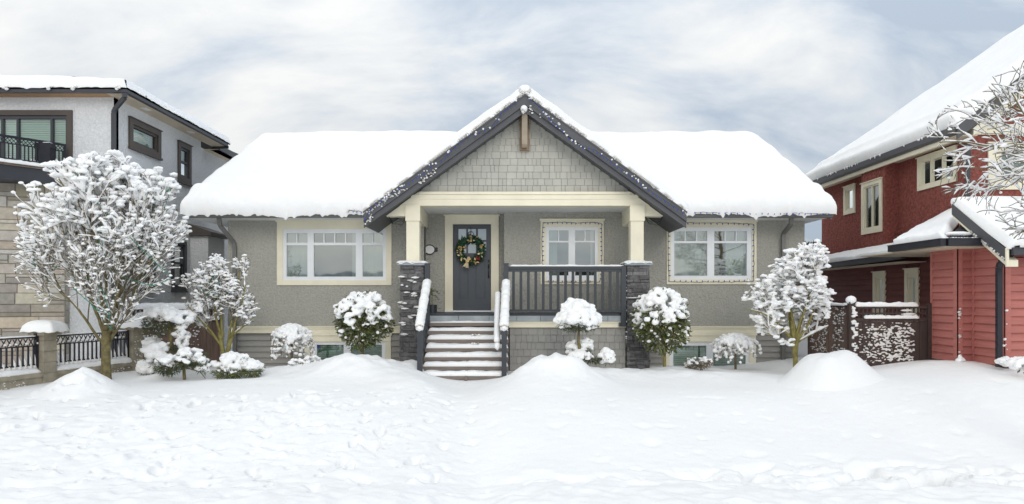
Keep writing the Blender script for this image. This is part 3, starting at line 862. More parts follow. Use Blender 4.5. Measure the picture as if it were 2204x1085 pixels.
# gable snow: two slopes, rounded front edge
mb = MB()
ap = V((GX, 0, GZ + .045))
for (ex, ez), sd_ in ((EL, 1), (ER, 2)):
    lowf = V((ex, YF - .05, ez + .03)); lowb = V((ex, 3.6, ez + .03)); topf = V((GX, YF - .05, GZ + .03)); topb = V((GX, 3.95, GZ + .03))
    snow_quad(mb, lowf, lowb, topb, topf, .20, 110, 60, 'lb', .11, .030, 1.5, 3. + sd_, .05, .010, 1., .03)
# ridge bead closing the two slopes
pts = []
for i in range(60):
    y = YF - .03 + 5.5 * i / 59
    pts.append(V((GX, y, GZ + .10 + .02 * sn(V((0, y * 2, 0)), 3))))
mb.tube(pts, [.10] + [.165] * 58 + [.1], 10)
for (ex, ez), sd_ in ((EL, 1), (ER, 2)):     # ragged lip over the barge boards
    for i in range(150):
        t = i / 149
        x = GX + (ex - GX) * t; z = GZ + (ez - GZ) * t
        k = noise.noise(V((t * 22, sd_, 0)))
        if k > -.1: mb.blob(V((x, YF - .04, z + .07 - .03 * max(0, k))), .045, .03, .03 + .035 * max(0, k), 1, .4, 2, i, 0)
mb.build('porch_roof_snow', 'snow', H, True)
# snow caught on the face of the barge boards
mb = MB()
for (ex, ez), t0, t1, cnt, off in ((EL, .55, .66, 26, -.20), (EL, .80, .98, 44, -.06), (EL, .72, .80, 12, -.12), (ER, .02, .10, 12, -.19), (EL, .94, 1., 14, -.22)):
    for _ in range(cnt):
        t = rng.uniform(t0, t1); x = GX + (ex - GX) * t; z = GZ + (ez - GZ) * t + off + .03 * rng.gauss(0, 1)
        r = rng.uniform(.008, .019); mb.blob(V((x, YF - .05, z)), r * 1.5, r, r, 1, .4, 2, rng.uniform(0, 90))
mb.build('clinging_snow', 'snow', H, True, kind='stuff')

# porch beam, posts, brackets
mb = MB()
hw = lambda z: (GZ - .285 - z) / SL
mb.prism([V((GX - hw(3.69), -1.29, 3.69)), V((GX + hw(3.69), -1.29, 3.69)), V((GX + hw(3.985), -1.29, 3.985)), V((GX - hw(3.985), -1.29, 3.985))], V((0, .34, 0)))
mb.box(GX - hw(3.98) + .03, GX + hw(3.98) - .03, -1.325, -1.291, 3.93, 3.99)
mb.box(GX - hw(3.85) + .03, GX + hw(3.85) - .03, -1.305, -1.291, 3.83, 3.925)
mb.build('porch_beam', 'cream', H)
mb = MB()
mb.prism([V((GX - hw(3.47), -1.25, 3.47)), V((-2.0, -1.25, 3.47)), V((-2.0, -1.25, 3.688)), V((GX - hw(3.688), -1.25, 3.688))], V((0, .3, 0)))
mb.build('gable_return', 'cream', H); mb = MB()
mb.prism([V((GX + hw(3.47), -1.25, 3.47)), V((2.58, -1.25, 3.47)), V((2.58, -1.25, 3.688)), V((GX + hw(3.688), -1.25, 3.688))], V((0, .3, 0)))
mb.build('gable_return', 'cream', H)
mb = MB()
mb.box(-2.30, -2.012, -.948, .32, 3.355, 3.69); mb.build('side_beam', 'cream', H); mb = MB(); mb.box(2.58, 2.86, -.948, .0, 3.355, 3.69)
mb.build('side_beam', 'cream', H)
mb = MB(); mb.box(-2.72, 3.27, -.945, .36, 3.69, 3.72); mb.build('porch_ceiling', 'soffit', H)
for (a, b, l) in ((-2.296, -2.013, 'l'), (2.579, 2.862, 'r')):
    mb = MB(); mb.box(a, b, -1.275, -.99, 2.46, 3.36)
    mb.box(a - .018, b + .018, -1.31, -.96, 3.36, 3.70); mb.box(a - .018, b + .018, -1.31, -.97, 2.46, 2.50)
    mb.build('porch_post', 'cream', H)
    x0, x1 = (-2.43, -1.89) if l == 'l' else (2.475, 2.99)
    mb = MB(); y0, y1 = -1.36, -.84
    mb.box(x0 + .03, x1 - .03, y0 + .03, y1, -.3, 2.39)
    FR((0, y0 + .035, 0), (1, 0, 0), (0, -1, 0)).stones(mb, x0 + .01, x1 - .01, -.2, 2.39, (.05, .12), (.12, .36), .0, .05, .006, rng, .15)
    rightw(x1 - .035).stones(mb, y0 + .01, y1, -.2, 2.39, (.05, .12), (.12, .36), .0, .05, .006, rng, .15)
    leftw(x0 + .035).stones(mb, y0 + .01, y1, -.2, 2.39, (.05, .12), (.12, .36), .0, .05, .006, rng, .15)
    pl = mb.build('stone_pillar', 'ledge', H)
    mb = MB(); mb.box(x0 - .045, x1 + .04, y0 - .05, y1 + .04, 2.392, 2.455); mb.build('pillar_cap', 'slab', pl)
    mb = MB(); snow_cap(mb, x0 - .045, x1 + .04, y0 - .05, y1 + .04, 2.455, .05, .02, 16, 3., .5, .035)
    mb.build('snow', 'snow', pl, True); mb = MB()
    fp = front(y0 - .02)
    if l == 'l':
        for _ in range(64):
            t = rng.random(); z = rng.uniform(.7, 2.15); a_ = x0 + .03 + (rng.random() ** 1.7) * .45
            if noise.noise(V((a_ * 3, z * 4.5, 4))) < -.02: continue
            L_n = rng.uniform(.03, .11)
            mb.blob(fp.p(min(a_, x1 - .05), .012, z), L_n, .03, rng.uniform(.012, .03), 1, .5, 2, rng.uniform(0, 90))
    else:
        for _ in range(16):
            z = rng.uniform(.8, 2.2); mb.blob(V((x0 - .005, y0 + rng.uniform(-.02, .1), z)), .022, .04, rng.uniform(.012, .025), 1, .5, 2, rng.uniform(0, 90))
        mb.blob(fp.p(x0 + .14, .012, 1.69), .17, .03, .012, 1, .4, 2, 4)
    mb.build('clinging_snow', 'snow', pl, True, kind='stuff')

# porch deck, stone edge, skirt
mb = MB(); mb.box(-1.88, 2.5, -1.28, .345, 1.30, 1.352); mb.build('porch_deck', 'rail', H)
mb = MB()
x = -1.88
while x < 2.47:
    xe = min(x + rng.uniform(.5, .8), 2.47)
    mb.box(x + .004, xe - .004, -1.30, -1.1, 1.178, 1.299); x = xe
mb.build('stone_edge', 'slab', H)
mb = MB(); mb.box(-.07, 2.47, -1.30, -1.1, 1.045, 1.172); mb.box(-.08, 2.47, -1.325, -1.301, 1.15, 1.172); mb.build('porch_band', 'cream', H)
mb = MB(); front(-1.24).shingles(mb, -.2, 1.043, lambda z: (-.05, 2.47), .155, rng); mb.box(-.05, 2.47, -1.235, -1.15, -.3, 1.04); mb.build('porch_skirt', 'shingle_dark', H)
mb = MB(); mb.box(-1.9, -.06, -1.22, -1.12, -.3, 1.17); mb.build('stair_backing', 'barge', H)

# stairs
SXa, SXb = -1.80, -.07
mb = MB()
for xx in (SXa + .03, SXb - .07, (SXa + SXb) / 2):
    mb.prism([V((xx, -1.25, 1.13)), V((xx, -2.75, .10)), V((xx, -2.75, -.25)), V((xx, -1.25, .75))], V((.05, 0, 0)))
mb.box(SXa + .081, SXb - .071, -1.30, -1.26, .8, 1.06)
mb.box(SXa + .081, SXb - .071, -2.70, -2.66, -.2, .05)
st = mb.build('stairs', 'tread', H)
for i in range(7):
    yf = -1.345 - .226 * i; z = 1.148 - .168 * i
    mb = MB(); mb.box(SXa, SXb, yf, yf + .235, z - .072, z); mb.box(SXa + .02, SXb - .02, yf + .19, yf + .215, z - .17, z - .073)
    tr = mb.build('tread', 'tread', st)
    mb = MB()
    t = .045 + .050 * min(1, i / 2.)
    snow_quad(mb, (SXa + .005, yf + .008, z), (SXb - .005, yf + .008, z), (SXb - .005, yf + .24, z), (SXa + .005, yf + .24, z), t, 70, 10, 'lrb', .10, .018, 2.6, 20. + i, .02, .006, 1.2)
    if i in (2, 3):
        for _ in range(5): mb.blob(V((-.75 + rng.uniform(-.09, .09), yf + .05, z + t + .0)), .035, .03, .022, 1, .4, 2, rng.uniform(0, 9))
    mb.build('tread_snow', 'snow', tr, True)

# stair rails
def stair_rail(xb, xt, zbase):
    mb = MB(); b0, t0 = V((xb, -2.72, 1.08)), V((xt, -1.42, 2.02))
    mb.box(xb - .05, xb + .05, -2.77, -2.67, zbase, 1.10)
    mb.box(xt - .05, xt + .05, -1.44, -1.34, 1.10, 2.41); mb.box(xt - .058, xt + .058, -1.448, -1.332, 2.41, 2.435)
    mb.beam(b0, t0, .13, .05); mb.beam(b0 + V((0, .06, -.12)), t0 + V((0, 0, -.12)), .06, .05); mb.beam(b0 + V((0, .06, -.80)), t0 + V((0, 0, -.82)), .06, .05)
    r_ = mb.build('stair_railing', 'rail', H)
    for k in range(1, 8):
        q0 = b0.lerp(t0, k / 8.); mb = MB(); mb.box(q0.x - .016, q0.x + .016, q0.y - .016, q0.y + .016, q0.z - .78, q0.z - .12); mb.build('baluster', 'rail', r_)
    mb = MB(); snow_strip(mb, b0 + V((0, -.06, .03)), t0 + V((0, .02, .03)), .165, .09, 60, xb, None, .5)
    mb.blob(b0 + V((0, -.02, .02)), .085, .08, .07, 2, .3, 2, 3)
    mb.build('snow', 'snow', r_, True)
    return r_
stair_rail(-1.82, -1.825, -.1)
sr = stair_rail(-.155, -.125, -.1)
mb = MB(); g0, g1 = V((-.30, -2.65, .80)), V((-.30, -1.55, 1.80)); mb.tube([g0, g1, g1 + V((.14, .05, .02))], .018, 6); mb.tube([g0, g0 + V((.13, 0, -.02))], .018, 6); gb = mb.build('grab_rail', 'rail', H)
mb = MB(); snow_strip(mb, g0 + V((0, -.05, .0)), g1 + V((0, .02, .0)), .115, .09, 36, 4., None, .3); mb.blob(g0 + V((.01, -.02, -.06)), .06, .05, .09, 2, .35, 2, 6); mb.build('snow', 'snow', gb, True)

# porch railing
YR, DR = -1.345, 15.855
mb = MB()
rx = lambda p: X(p, DR); rz = lambda p: Z(p, DR)
mb.box(rx(1094.5), rx(1346), YR - .05, YR + .05, rz(579), rz(573.5)); mb.box(rx(1094.5), rx(1346), YR - .03, YR + .03, rz(585), rz(579.2))
mb.box(rx(1094.5), rx(1346), YR - .03, YR + .03, rz(671), rz(666)); mb.box(rx(1336.5), rx(1347), YR - .055, YR + .05, rz(703), rz(572.5)); mb.box(rx(1332), rx(1337), YR - .02, YR + .03, rz(703), rz(694))
pr = mb.build('porch_railing', 'rail', H)
mb = MB(); w2 = .03; zt, zb = rz(585), rz(666)
mb.box(-w2, w2, -.012, .012, zb, zt); bme = mesh_of(mb, 'baluster', 'rail')
for k in range(15): inst('baluster', bme, pr, V((rx(1105.2 + 16.0 * k), YR, 0)))
mb = MB(); snow_strip(mb, V((rx(1097), YR, rz(573.5))), V((rx(1344), YR, rz(573.5))), .09, .035, 60, 4.); mb.build('snow', 'snow', pr, True)

# downspouts
def spout(pts, w, m, parent, name='downspout', dp=None):
    mb = MB()
    for a, b in zip(pts, pts[1:]):
        mb.beam(a, b, w, dp or w * .8, V((0, -1, 0)) if abs((b - a).normalized().y) < .8 else ZU)
    return mb.build(name, m, parent)
spout([P(471, 466, 16.6), P(473, 485, 16.65), P(503.5, 522, 17.08), P(505, 535, 17.1), P(505, 800, 17.1)], .085, 'gutter', H)
spout([P(1703, 466, 16.6), P(1703, 482, 16.65), P(1687, 502, 17.08), P(1686, 512, 17.1), P(1686, 800, 17.1)], .085, 'gutter', H)

# ------------------------------------------------------------------ things on and beside the porch
y_ = .35 - .03
wr = thing('wreath', 'green Christmas wreath with gold leaves and bow hanging on the charcoal door', 'wreath', (dx(1013.7), y_, dz(539)))
wc = V((dx(1013.7), .35 - .075, dz(539)))
mb = MB()
for _ in range(1500):
    a = rng.uniform(0, 2 * math.pi); b = rng.uniform(0, 2 * math.pi); r = .085 * math.sqrt(rng.random())
    c = wc + V(((.265 + r * math.cos(b)) * math.cos(a), r * math.sin(b) * .8 - .0, (.265 + r * math.cos(b)) * math.sin(a)))
    d_ = (V((math.cos(a), 0, math.sin(a))) * rng.uniform(-.3, 1) + rand_dir(rng)).normalized()
    if c.y > .33: c.y = .33
    mb.leaf(c, d_, rand_dir(rng), rng.uniform(.05, .10), .012)
mb.tube([wc + V((.265 * math.cos(t_ * .2618), 0, .265 * math.sin(t_ * .2618))) for t_ in range(25)], .045, 8)
mb.build('greenery', 'wreath', wr)
mb = MB()
for (a0_, a1_, cnt) in ((155, 210, 20), (60, 95, 11), (10, 35, 7), (325, 345, 5), (265, 295, 6), (220, 235, 3)):
    for _ in range(cnt):
        a = math.radians(rng.uniform(a0_, a1_)); R_ = rng.uniform(.2, .34)
        c = wc + V((R_ * math.cos(a), -.09, R_ * math.sin(a))); mb.leaf(c, rand_dir(rng), V((0, -1, 0)) + rand_dir(rng) * .6, rng.uniform(.05, .09), .022)
mb.build('gold_leaves', 'gold', wr)
mb = MB(); bc = wc + V((-.07, -.12, -.27))
mb.blob(bc, .045, .035, .04, 2, .3, 2, 1)
for (dx_, dz_, L_n) in ((-.09, -.14, 1), (-.01, -.17, 1), (.06, .05, .8), (-.07, .06, .8), (.03, .09, .6)):
    p0, p1 = bc, bc + V((dx_, -.01, dz_)); mb.prism([p0 + V((-.018, 0, 0)), p0 + V((.018, 0, 0)), p1 + V((.035, 0, 0)), p1 + V((0, 0, .02)), p1 + V((-.035, 0, 0))], V((0, .012, 0)))
mb.build('bow', 'gold', wr)
mb = MB()
for _ in range(22): mb.blob(wc + V((.17 + rng.uniform(-.05, .05), -.10, -.20 + rng.uniform(-.045, .045))), .014, sub=1)
mb.build('berries', 'berry', wr, True)
mb = MB(); t0 = wc + V((0, .04, .34)); mb.tube([t0, V((t0.x, .345, dz(487)))], .007, 5)
for s in (-1, 1): mb.tube([V((t0.x + s * (.02 + .05 * math.sin(k * .55)), .335, dz(508) + .018 * k)) for k in range(7)], .006, 5)
mb.build('hanger', 'door_hw', wr)

pq = thing('house_plaque', 'blank oval white plaque with black scrolled frame on the stucco beside the door', 'plaque', (X(925, 17.5), .34, Z(537.5, 17.5)))
mb = MB(); c = V((X(925, 17.55), .35, Z(537.5, 17.55))); n = 28
mb.prism([c + V((.135 * math.cos(2 * math.pi * i / n), -.004, .125 * math.sin(2 * math.pi * i / n))) for i in range(n)], V((0, -.02, 0)))
for s in (-1, 1):
    mb.prism([c + V((s * .125, -.004, -.05)), c + V((s * .175, -.004, -.055)), c + V((s * .20, -.004, -.02)), c + V((s * .18, -.004, 0)), c + V((s * .20, -.004, .02)), c + V((s * .175, -.004, .055)), c + V((s * .125, -.004, .05))], V((0, -.018, 0)))
mb.build('frame', 'iron', pq)
mb = MB(); mb.prism([c + V((.112 * math.cos(2 * math.pi * i / n), -.0245, .098 * math.sin(2 * math.pi * i / n))) for i in range(n)], V((0, -.006, 0))); mb.build('face', 'plaque', pq)

pp = thing('porch_plant', 'green leafy sprig sticking out beside the stair post near the door', 'plant', (X(933, 16.6), -.6, 1.35))
mb = MB(); c = P(930, 640, 16.6); mb.tube([c + V((0, 0, -.25)), c, c + V((.02, 0, .15))], .008, 5)
for s in range(9):
    a = math.radians(rng.uniform(-70, 70)); d_ = V((math.sin(a) + .3, rng.uniform(-.5, .5), math.cos(a) * .7 - .1)).normalized(); b0 = c + V((0, 0, rng.uniform(.0, .16)))
    for k in range(12):
        q_ = b0 + d_ * (.013 * k) - ZU * (.0008 * k * k)
        mb.leaf(q_, (d_ + rand_dir(rng) * .8).normalized(), rand_dir(rng), .05, .009)
mb.build('fronds', 'leaf', pp)
mb = MB(); mb.prism([V((c.x + .11 * math.cos(i * .5236), c.y + .11 * math.sin(i * .5236), 1.353)) for i in range(12)], V((0, 0, .18))); mb.build('pot', 'rail', pp)

# string lights
lr = random.Random(5)
Pl = lambda l, d: [P(a, b, d) for a, b in l]
string_light('string of small blue bulbs clotted with snow along the left slope of the porch gable', 'blue Christmas light strings', Pl([(1118, 211), (1078, 243), (1071, 258), (1055, 275), (1022, 289), (1008, 291), (980, 316), (950, 345), (928, 358), (912, 373), (896, 381), (880, 394), (858, 405), (830, 424), (800, 447), (786, 470)], 15.36), .11, lr, snow=.36, cr=.004, snow_sz=.022)
string_light('string of small blue bulbs hanging off the right slope of the porch gable', 'blue Christmas light strings', Pl([(1134, 205), (1150, 220), (1166, 235), (1176, 247), (1186, 260), (1200, 270), (1212, 281), (1224, 297), (1240, 308), (1256, 317), (1278, 322), (1300, 337), (1330, 358), (1370, 389), (1405, 415), (1440, 438), (1468, 456)], 15.36), .10, lr, snow=.34, snow_sz=.022, cr=.004)
string_light('string of small blue bulbs along the gutter right of the porch gable', 'blue Christmas light strings', Pl([(1482, 457), (1560, 458), (1640, 458.5), (1720, 459), (1784, 460)], 16.32), .13, lr, snow=.0, point=V((0, -.4, -1)), cr=.004)
string_light('short string of blue bulbs on the gutter left of the porch gable', 'blue Christmas light strings', Pl([(742, 452), (760, 453.5), (778, 456)], 16.30), .11, lr, snow=.5)
def inward(cx_, cz_):
    def f(q_, d): 
        v = V((cx_ - q_.x, 0, cz_ - q_.z)); 
        return V((0, -.3, math.copysign(1, v.z))) if abs(d.x) > .5 else V((math.copysign(1, v.x), -.3, 0))
    return f
d_ = 17.15
string_light('string of blue bulbs framing the large window right of the porch', 'blue Christmas light strings', Pl([(1440, 604), (1438, 560), (1438, 520), (1440, 484), (1480, 479.5), (1530, 480), (1580, 480), (1622, 483), (1623, 540), (1622, 605), (1570, 607), (1500, 607.5), (1440, 606)], d_), .125, lr, point=inward(fx(1530), fz(545)), cr=.005)
string_light('string of blue bulbs framing the small window behind the porch railing', 'blue Christmas light strings', Pl([(1168, 606), (1167, 560), (1166.5, 510), (1169, 480), (1200, 478), (1240, 480), (1280, 478.5), (1295, 482), (1296, 540), (1295, 600), (1290, 607), (1230, 608), (1170, 607)], d_), .11, lr, point=inward(fx(1231), fz(545)), cr=.005)
for (lab, px, py, s) in (('loose loop of thin dark cable dangling left of the porch post by the door', 852, 468, 1), ('loose loop of thin dark cable dangling right of the porch post by the railing', 1405, 468, 1)):
    t = thing('cable', lab, 'cable', P(px, py, 16.0))
    mb = MB(); c = P(px, py, 16.1)
    for k in range(3):
        mb.tube([c + V((-.22 + .44 * i / 14 + .02 * k, .02 * k, .03 - (.10 + .05 * k) * math.sin(math.pi * i / 14) + .03 * math.sin(i * .9 + k))) for i in range(15)], .005, 4)
    mb.build('loop', 'cord', t)

# ================================================================== pale stucco house on the left
LH = thing('stucco_house', 'pale grey two storey stucco house with dark eaves, brown window frames and a sandstone base', 'house', (-12, 4, 0))
LX, LY = -9.0, -.64
fl, rl = front(LY), rightw(LX)
lx = lambda p: X(p, 16.56); lz = lambda p: Z(p, 16.56)
BW = dict(cas=(lx(-60), lx(157), lz(366), lz(238)), frm=(lx(-45), lx(146), lz(362), lz(249)))
SW1 = dict(cas=(-.02, 1.51, 5.24, 5.93), frm=(.13, 1.36, 5.36, 5.80))
SW2 = dict(cas=(2.50, 3.28, 4.84, 5.91), frm=(2.62, 3.16, 4.98, 5.78))
SW3 = dict(cas=(2.14, 2.98, 1.88, 3.23), frm=(2.24, 2.88, 1.98, 3.13))
SW4 = dict(cas=(.45, 1.2, 1.88, 2.95), frm=(.53, 1.12, 1.96, 2.87))
SW5 = dict(cas=(.56, .98, .0, 1.02), frm=(.6, .94, .04, .96))
mb = MB()
fl.plate(mb, (-17, LX, -.3, 6.22), [BW['frm']], -.2, 0)
rl.plate(mb, (LY + .001, 4.0, -.3, 6.22), [w_['frm'] for w_ in (SW1, SW2, SW3, SW4, SW5)], -.2, 0)
mb.box(-9.5, -9.25, 4.0, 6.75, -.3, 6.16); mb.box(-9.25, -9.001, 3.8, 3.999, -.3, 6.2); mb.box(-17, -9.5, 6.6, 6.75, -.3, 6.16)
mb.build('wall', 'lstucco', LH)
def lw(cols, z0, z1, f=None): return [(c[0], c[1], z0, z1) for c in cols]
window(LH, fl, BW['cas'], BW['frm'], [(lx(-38), lx(3), lz(356), lz(256)), (lx(7.5), lx(36), lz(356), lz(256)), (lx(40.5), lx(109), lz(356), lz(256)), (lx(114), lx(142), lz(356), lz(256))], 'brown_trim', 'dk_trim', 'glass_g', 'blind', .05, cov_rects=[(lx(-40), lx(144))], name='balcony_window')
window(LH, rl, SW1['cas'], SW1['frm'], [(.20, 1.29, 5.42, 5.74)], 'brown_trim', 'brown_trim', 'glass_g', 'blind', .05, .02, .05, [(.15, 1.34)])
window(LH, rl, SW2['cas'], SW2['frm'], [(2.68, 3.10, 5.42, 5.72), (2.68, 3.10, 5.04, 5.37)], 'brown_trim', 'dk_trim', 'glass_g', 'blind', .05, .02, .05, [(2.64, 3.14)])
window(LH, rl, SW3['cas'], SW3['frm'], [(2.3, 2.82, 2.65, 3.07), (2.3, 2.82, 2.04, 2.60)], 'dk_trim', 'dk_trim', 'glass_d', 'blind', .05, .0, .05, [])
window(LH, rl, SW4['cas'], SW4['frm'], [(.59, 1.06, 2.02, 2.81)], 'dk_trim', 'dk_trim', 'glass_d', 'blind', .05, .0, .05, [])
window(LH, rl, SW5['cas'], SW5['frm'], [(.63, .91, .08, .44), (.63, .91, .50, .92)], 'dk_trim', 'dk_trim', 'glass_d', 'blind', .05, .0, .0, [])
# sandstone base under the balcony
P0, P1 = V((-11.75, -1.6, 0)), V((-10.0, -.80, 0))
u_ = (P1 - P0).normalized(); nrm_ = V((u_.y, -u_.x, 0)); Ls = (P1 - P0).length
sf = FR(P0, u_, nrm_)
mb = MB(); sf.stones(mb, 0, Ls, -.2, 4.19, (.20, .30), (.34, .80), .02, .045, .010, rng, .38)
rightw(-10.0).stones(mb, -.79, -.641, -.2, 4.19, (.27, .37), (.3, .5), .0, .012, .012, rng)
sw = mb.build('stone_base', 'ashlar', LH)
mb = MB(); mb.prism([P0 + V((0, 0, -.3)), P1 + V((0, 0, -.3)), V((-10.02, -.641, -.3)), V((-11.75, -.641, -.3))], V((0, 0, 4.49))); mb.build('mortar', 'mortar', sw)
# balcony
B0, B1 = V((-11.9, -3.55, 0)), V((-9.90, -.84, 0))
bu = (B1 - B0).normalized(); bn = V((bu.y, -bu.x, 0)); BL = (B1 - B0).length
bf = FR(B0, bu, bn)
mb = MB(); mb.prism([B0 + ZU * 4.19, B1 + ZU * 4.19, V((-9.90, LY - .001, 4.19)), V((-13, LY - .001, 4.19)), V((-13, -3.55, 4.19))], V((0, 0, .29)))
bal = mb.build('balcony', 'dk_trim', LH)
mb = MB(); e_ = bn * .04; mb.prism([B0 + e_ + ZU * 4.481, B1 + e_ + bu * .05 + ZU * 4.481, V((-9.84, LY - .001, 4.481)), V((-13, LY - .001, 4.481)), V((-13, -3.6, 4.481))], V((0, 0, .06))); mb.build('balcony_floor', 'flash', bal)
mb = MB(); snow_strip(mb, B0 + ZU * 4.53, B1 + ZU * 4.53, .16, .075, 60, 4.); 
for k in range(26):
    a = BL * rng.uniform(.3, 1); mb.blob(bf.p(a, -.10, 4.60 + .02), .04, .06, rng.uniform(.03, .11), 1, .4, 2, k)
mb.build('snow', 'snow', bal, True)
mb = MB()
bf.box(mb, 0, BL - .04, 5.07, 5.12, -.07, -.03); bf.box(mb, 0, BL - .04, 4.94, 4.965, -.06, -.04); bf.box(mb, 0, BL - .04, 4.62, 4.645, -.06, -.04); bf.box(mb, BL - .08, BL - .04, 4.54, 5.07, -.07, -.03)
a = .03
while a < BL - .1:
    bf.box(mb, a, a + .022, 4.645, 4.94, -.061, -.039)
    for k in range(2):
        c = bf.p(a + .03, -.05, 5.017); s_ = .045
        mb.beam(c + bu * (-s_ if k else s_) - ZU * .05, c + bu * (s_ if k else -s_) + ZU * .05, .012, .012, bn)
    a += .075
mb.build('balcony_railing', 'iron', LH)
# roof
EXr, EYr, EZl = -8.5, -1.05, 6.24
mb = MB()
mb.prism([V((-17, EYr, EZl + .10)), V((EXr, EYr, EZl + .10)), V((EXr - 3.1, 2.05, EZl + 1.15)), V((-17, 2.05, EZl + 1.15))], V((0, 0, -.05)))
mb.prism([V((EXr, EYr, EZl + .10)), V((EXr, 4.9, EZl + .10)), V((EXr - 3.1, 2.05, EZl + 1.15)), V((EXr - 3.1, 2.04, EZl + 1.15))], V((0, 0, -.05)))
mb.prism([V((-17, 7.2, EZl + .1)), V((EXr - .3, 7.2, EZl + .1)), V((EXr - 3.1, 2.05, EZl + 1.15)), V((-17, 2.05, EZl + 1.15))], V((0, 0, -.05)))
mb.build('roof', 'roofing', LH)
mb = MB()
snow_quad(mb, (-17, EYr - .03, EZl + .12), (EXr + .02, EYr - .03, EZl + .12), (EXr - 3.1, 2.05, EZl + 1.13), (-17, 2.05, EZl + 1.22), .13, 120, 26, 'b', .14, .03, 1., 31., .045, .02, 1.2)
snow_quad(mb, (EXr + .03, EYr - .03, EZl + .12), (EXr + .03, 4.9, EZl + .12), (EXr - 3.1, 2.06, EZl + 1.13), (EXr - 3.1, 2.04, EZl + 1.13), .13, 70, 16, 'b', .10, .02, 1., 33., .03, .02, 1.2)
for k in range(9):
    x = EXr - .35 - k * .72 + rng.uniform(-.2, .2)
    for q in range(3): mb.blob(V((x + rng.uniform(-.05, .05), EYr - .04, EZl + .10 - .03 * q)), .05, .03, .03, 1, .4, 2, k + q * 9)
for k in range(26):
    y = rng.uniform(-.9, 4.6); mb.blob(V((EXr + .045, y, EZl + .10)), .015, .02, .035, 1, .4, 2, k)
mb.build('roof_snow', 'snow', LH, True)
mb = MB(); mb.box(-17, EXr, EYr, EYr + .10, EZl - .02, EZl + .14); mb.build('gutter', 'dk_trim', LH)
mb = MB(); mb.box(EXr - .10, EXr, EYr + .101, 4.75, EZl - .02, EZl + .14); mb.build('gutter', 'dk_trim', LH)
mb = MB(); mb.box(EXr - .55, EXr - .25, 4.76, 7.0, EZl - .12, EZl + .03); mb.box(EXr - .55, EXr, 4.751, 4.79, EZl - .08, EZl - .0); mb.build('rear_gutter', 'dk_trim', LH)
mb = MB(); mb.box(-17, LX + .001, EYr + .102, LY - .002, EZl - .02, EZl + .0); mb.build('front_soffit', 'wood_soffit', LH)
mb = MB(); mb.box(LX + .002, EXr - .102, EYr + .102, 4.75, EZl - .02, EZl + .0); mb.box(-9.4, EXr - .3, 4.75, 7.0, EZl - .12, EZl - .10)
sf_ = mb.build('soffit', 'beige_soffit', LH)
for y in (.25, 2.7):
    mb = MB(); mb.box(-8.86, -8.72, y, y + .28, EZl - .025, EZl - .0205); mb.build('soffit_vent', 'white', sf_)
spout([V((-8.56, -1.0, 6.24)), V((-8.56, -1.0, 6.12)), V((-8.94, -.72, 5.92)), V((-8.97, -.70, 5.85)), V((-8.97, -.70, .2))], .085, 'dk_trim', LH)
# bump-out with its own little roof
mb = MB(); mb.box(-8.999, -8.5, 3.3, 4.45, -.2, 3.42); bo = mb.build('bay', 'lstucco', LH)
mb = MB(); mb.prism([V((-8.999, 3.15, 3.42)), V((-8.36, 3.15, 3.42)), V((-8.36, 4.6, 3.42)), V((-8.999, 4.6, 3.42))], V((0, 0, .10)))
mb.prism([V((-8.999, 3.15, 3.521)), V((-8.36, 3.15, 3.521)), V((-8.999, 3.15, 3.75))], V((0, 1.45, 0))); mb.build('bay_roof', 'brown_trim', bo)

cg = thing('covered_grill', 'grill under a black fitted cover behind the balcony railing of the pale house', 'grill', P(92, 362, 15.95))
mb = MB(); c = P(92, 362, 15.95); c.z = 4.545
mb.prism([c + V((-.17, -.02, 0)), c + V((.17, -.02, 0)), c + V((.16, -.02, .38)), c + V((.19, -.02, .42)), c + V((.16, -.02, .52)), c + V((-.16, -.02, .52)), c + V((-.19, -.02, .42)), c + V((-.16, -.02, .38))], V((0, .2, 0))); mb.build('cover', 'cover', cg)
mb = MB(); snow_cap(mb, c.x - .16, c.x + .16, c.y - .02, c.y + .18, c.z + .52, .03, .0, 8, 2.); mb.build('snow', 'snow', cg, True)

# ------------------------------------------------------------------ stone and iron boundary wall on the left
FP = [V((-8.70, -3.55, 0)), V((-8.19, -1.35, 0))]
fu = (FP[1] - FP[0]).normalized(); fn_ = V((fu.y, -fu.x, 0))
GW = thing('garden_wall', 'low weathered stone wall with capped pillars and black iron railings dividing the two gardens', 'garden wall', FP[0])
fw = FR(FP[0], fu, fn_)
TL = (FP[1] - FP[0]).length
mb = MB()
for (a0_, a1_) in ((-3.4, -.15), (.15, TL - .13)):
    fw.box(mb, a0_, a1_, -.3, .24, -.13, .09); fw.box(mb, a0_, a1_, .241, .32, -.16, .12)
mb.build('base_wall', 'concrete', GW)
mb = MB()
snow_strip(mb, fw.p(-3.4, -.02, .315), fw.p(-.15, -.02, .315), .26, .10, 50, 1., None, .3); snow_strip(mb, fw.p(.15, -.02, .315), fw.p(TL - .13, -.02, .315), .26, .10, 50, 2., None, .3)
mb.build('wall_snow', 'snow', GW, True); mb = MB()
flecks(mb, fw, (-2.2, -.3, .02, .22), 70, .013, rng, .0, 3., 1., .095); flecks(mb, fw, (1.6, TL, -.05, .3), 30, .013, rng, -.2, 3., 1., .10)
mb.build('clinging_snow', 'snow', GW, True, kind='stuff')
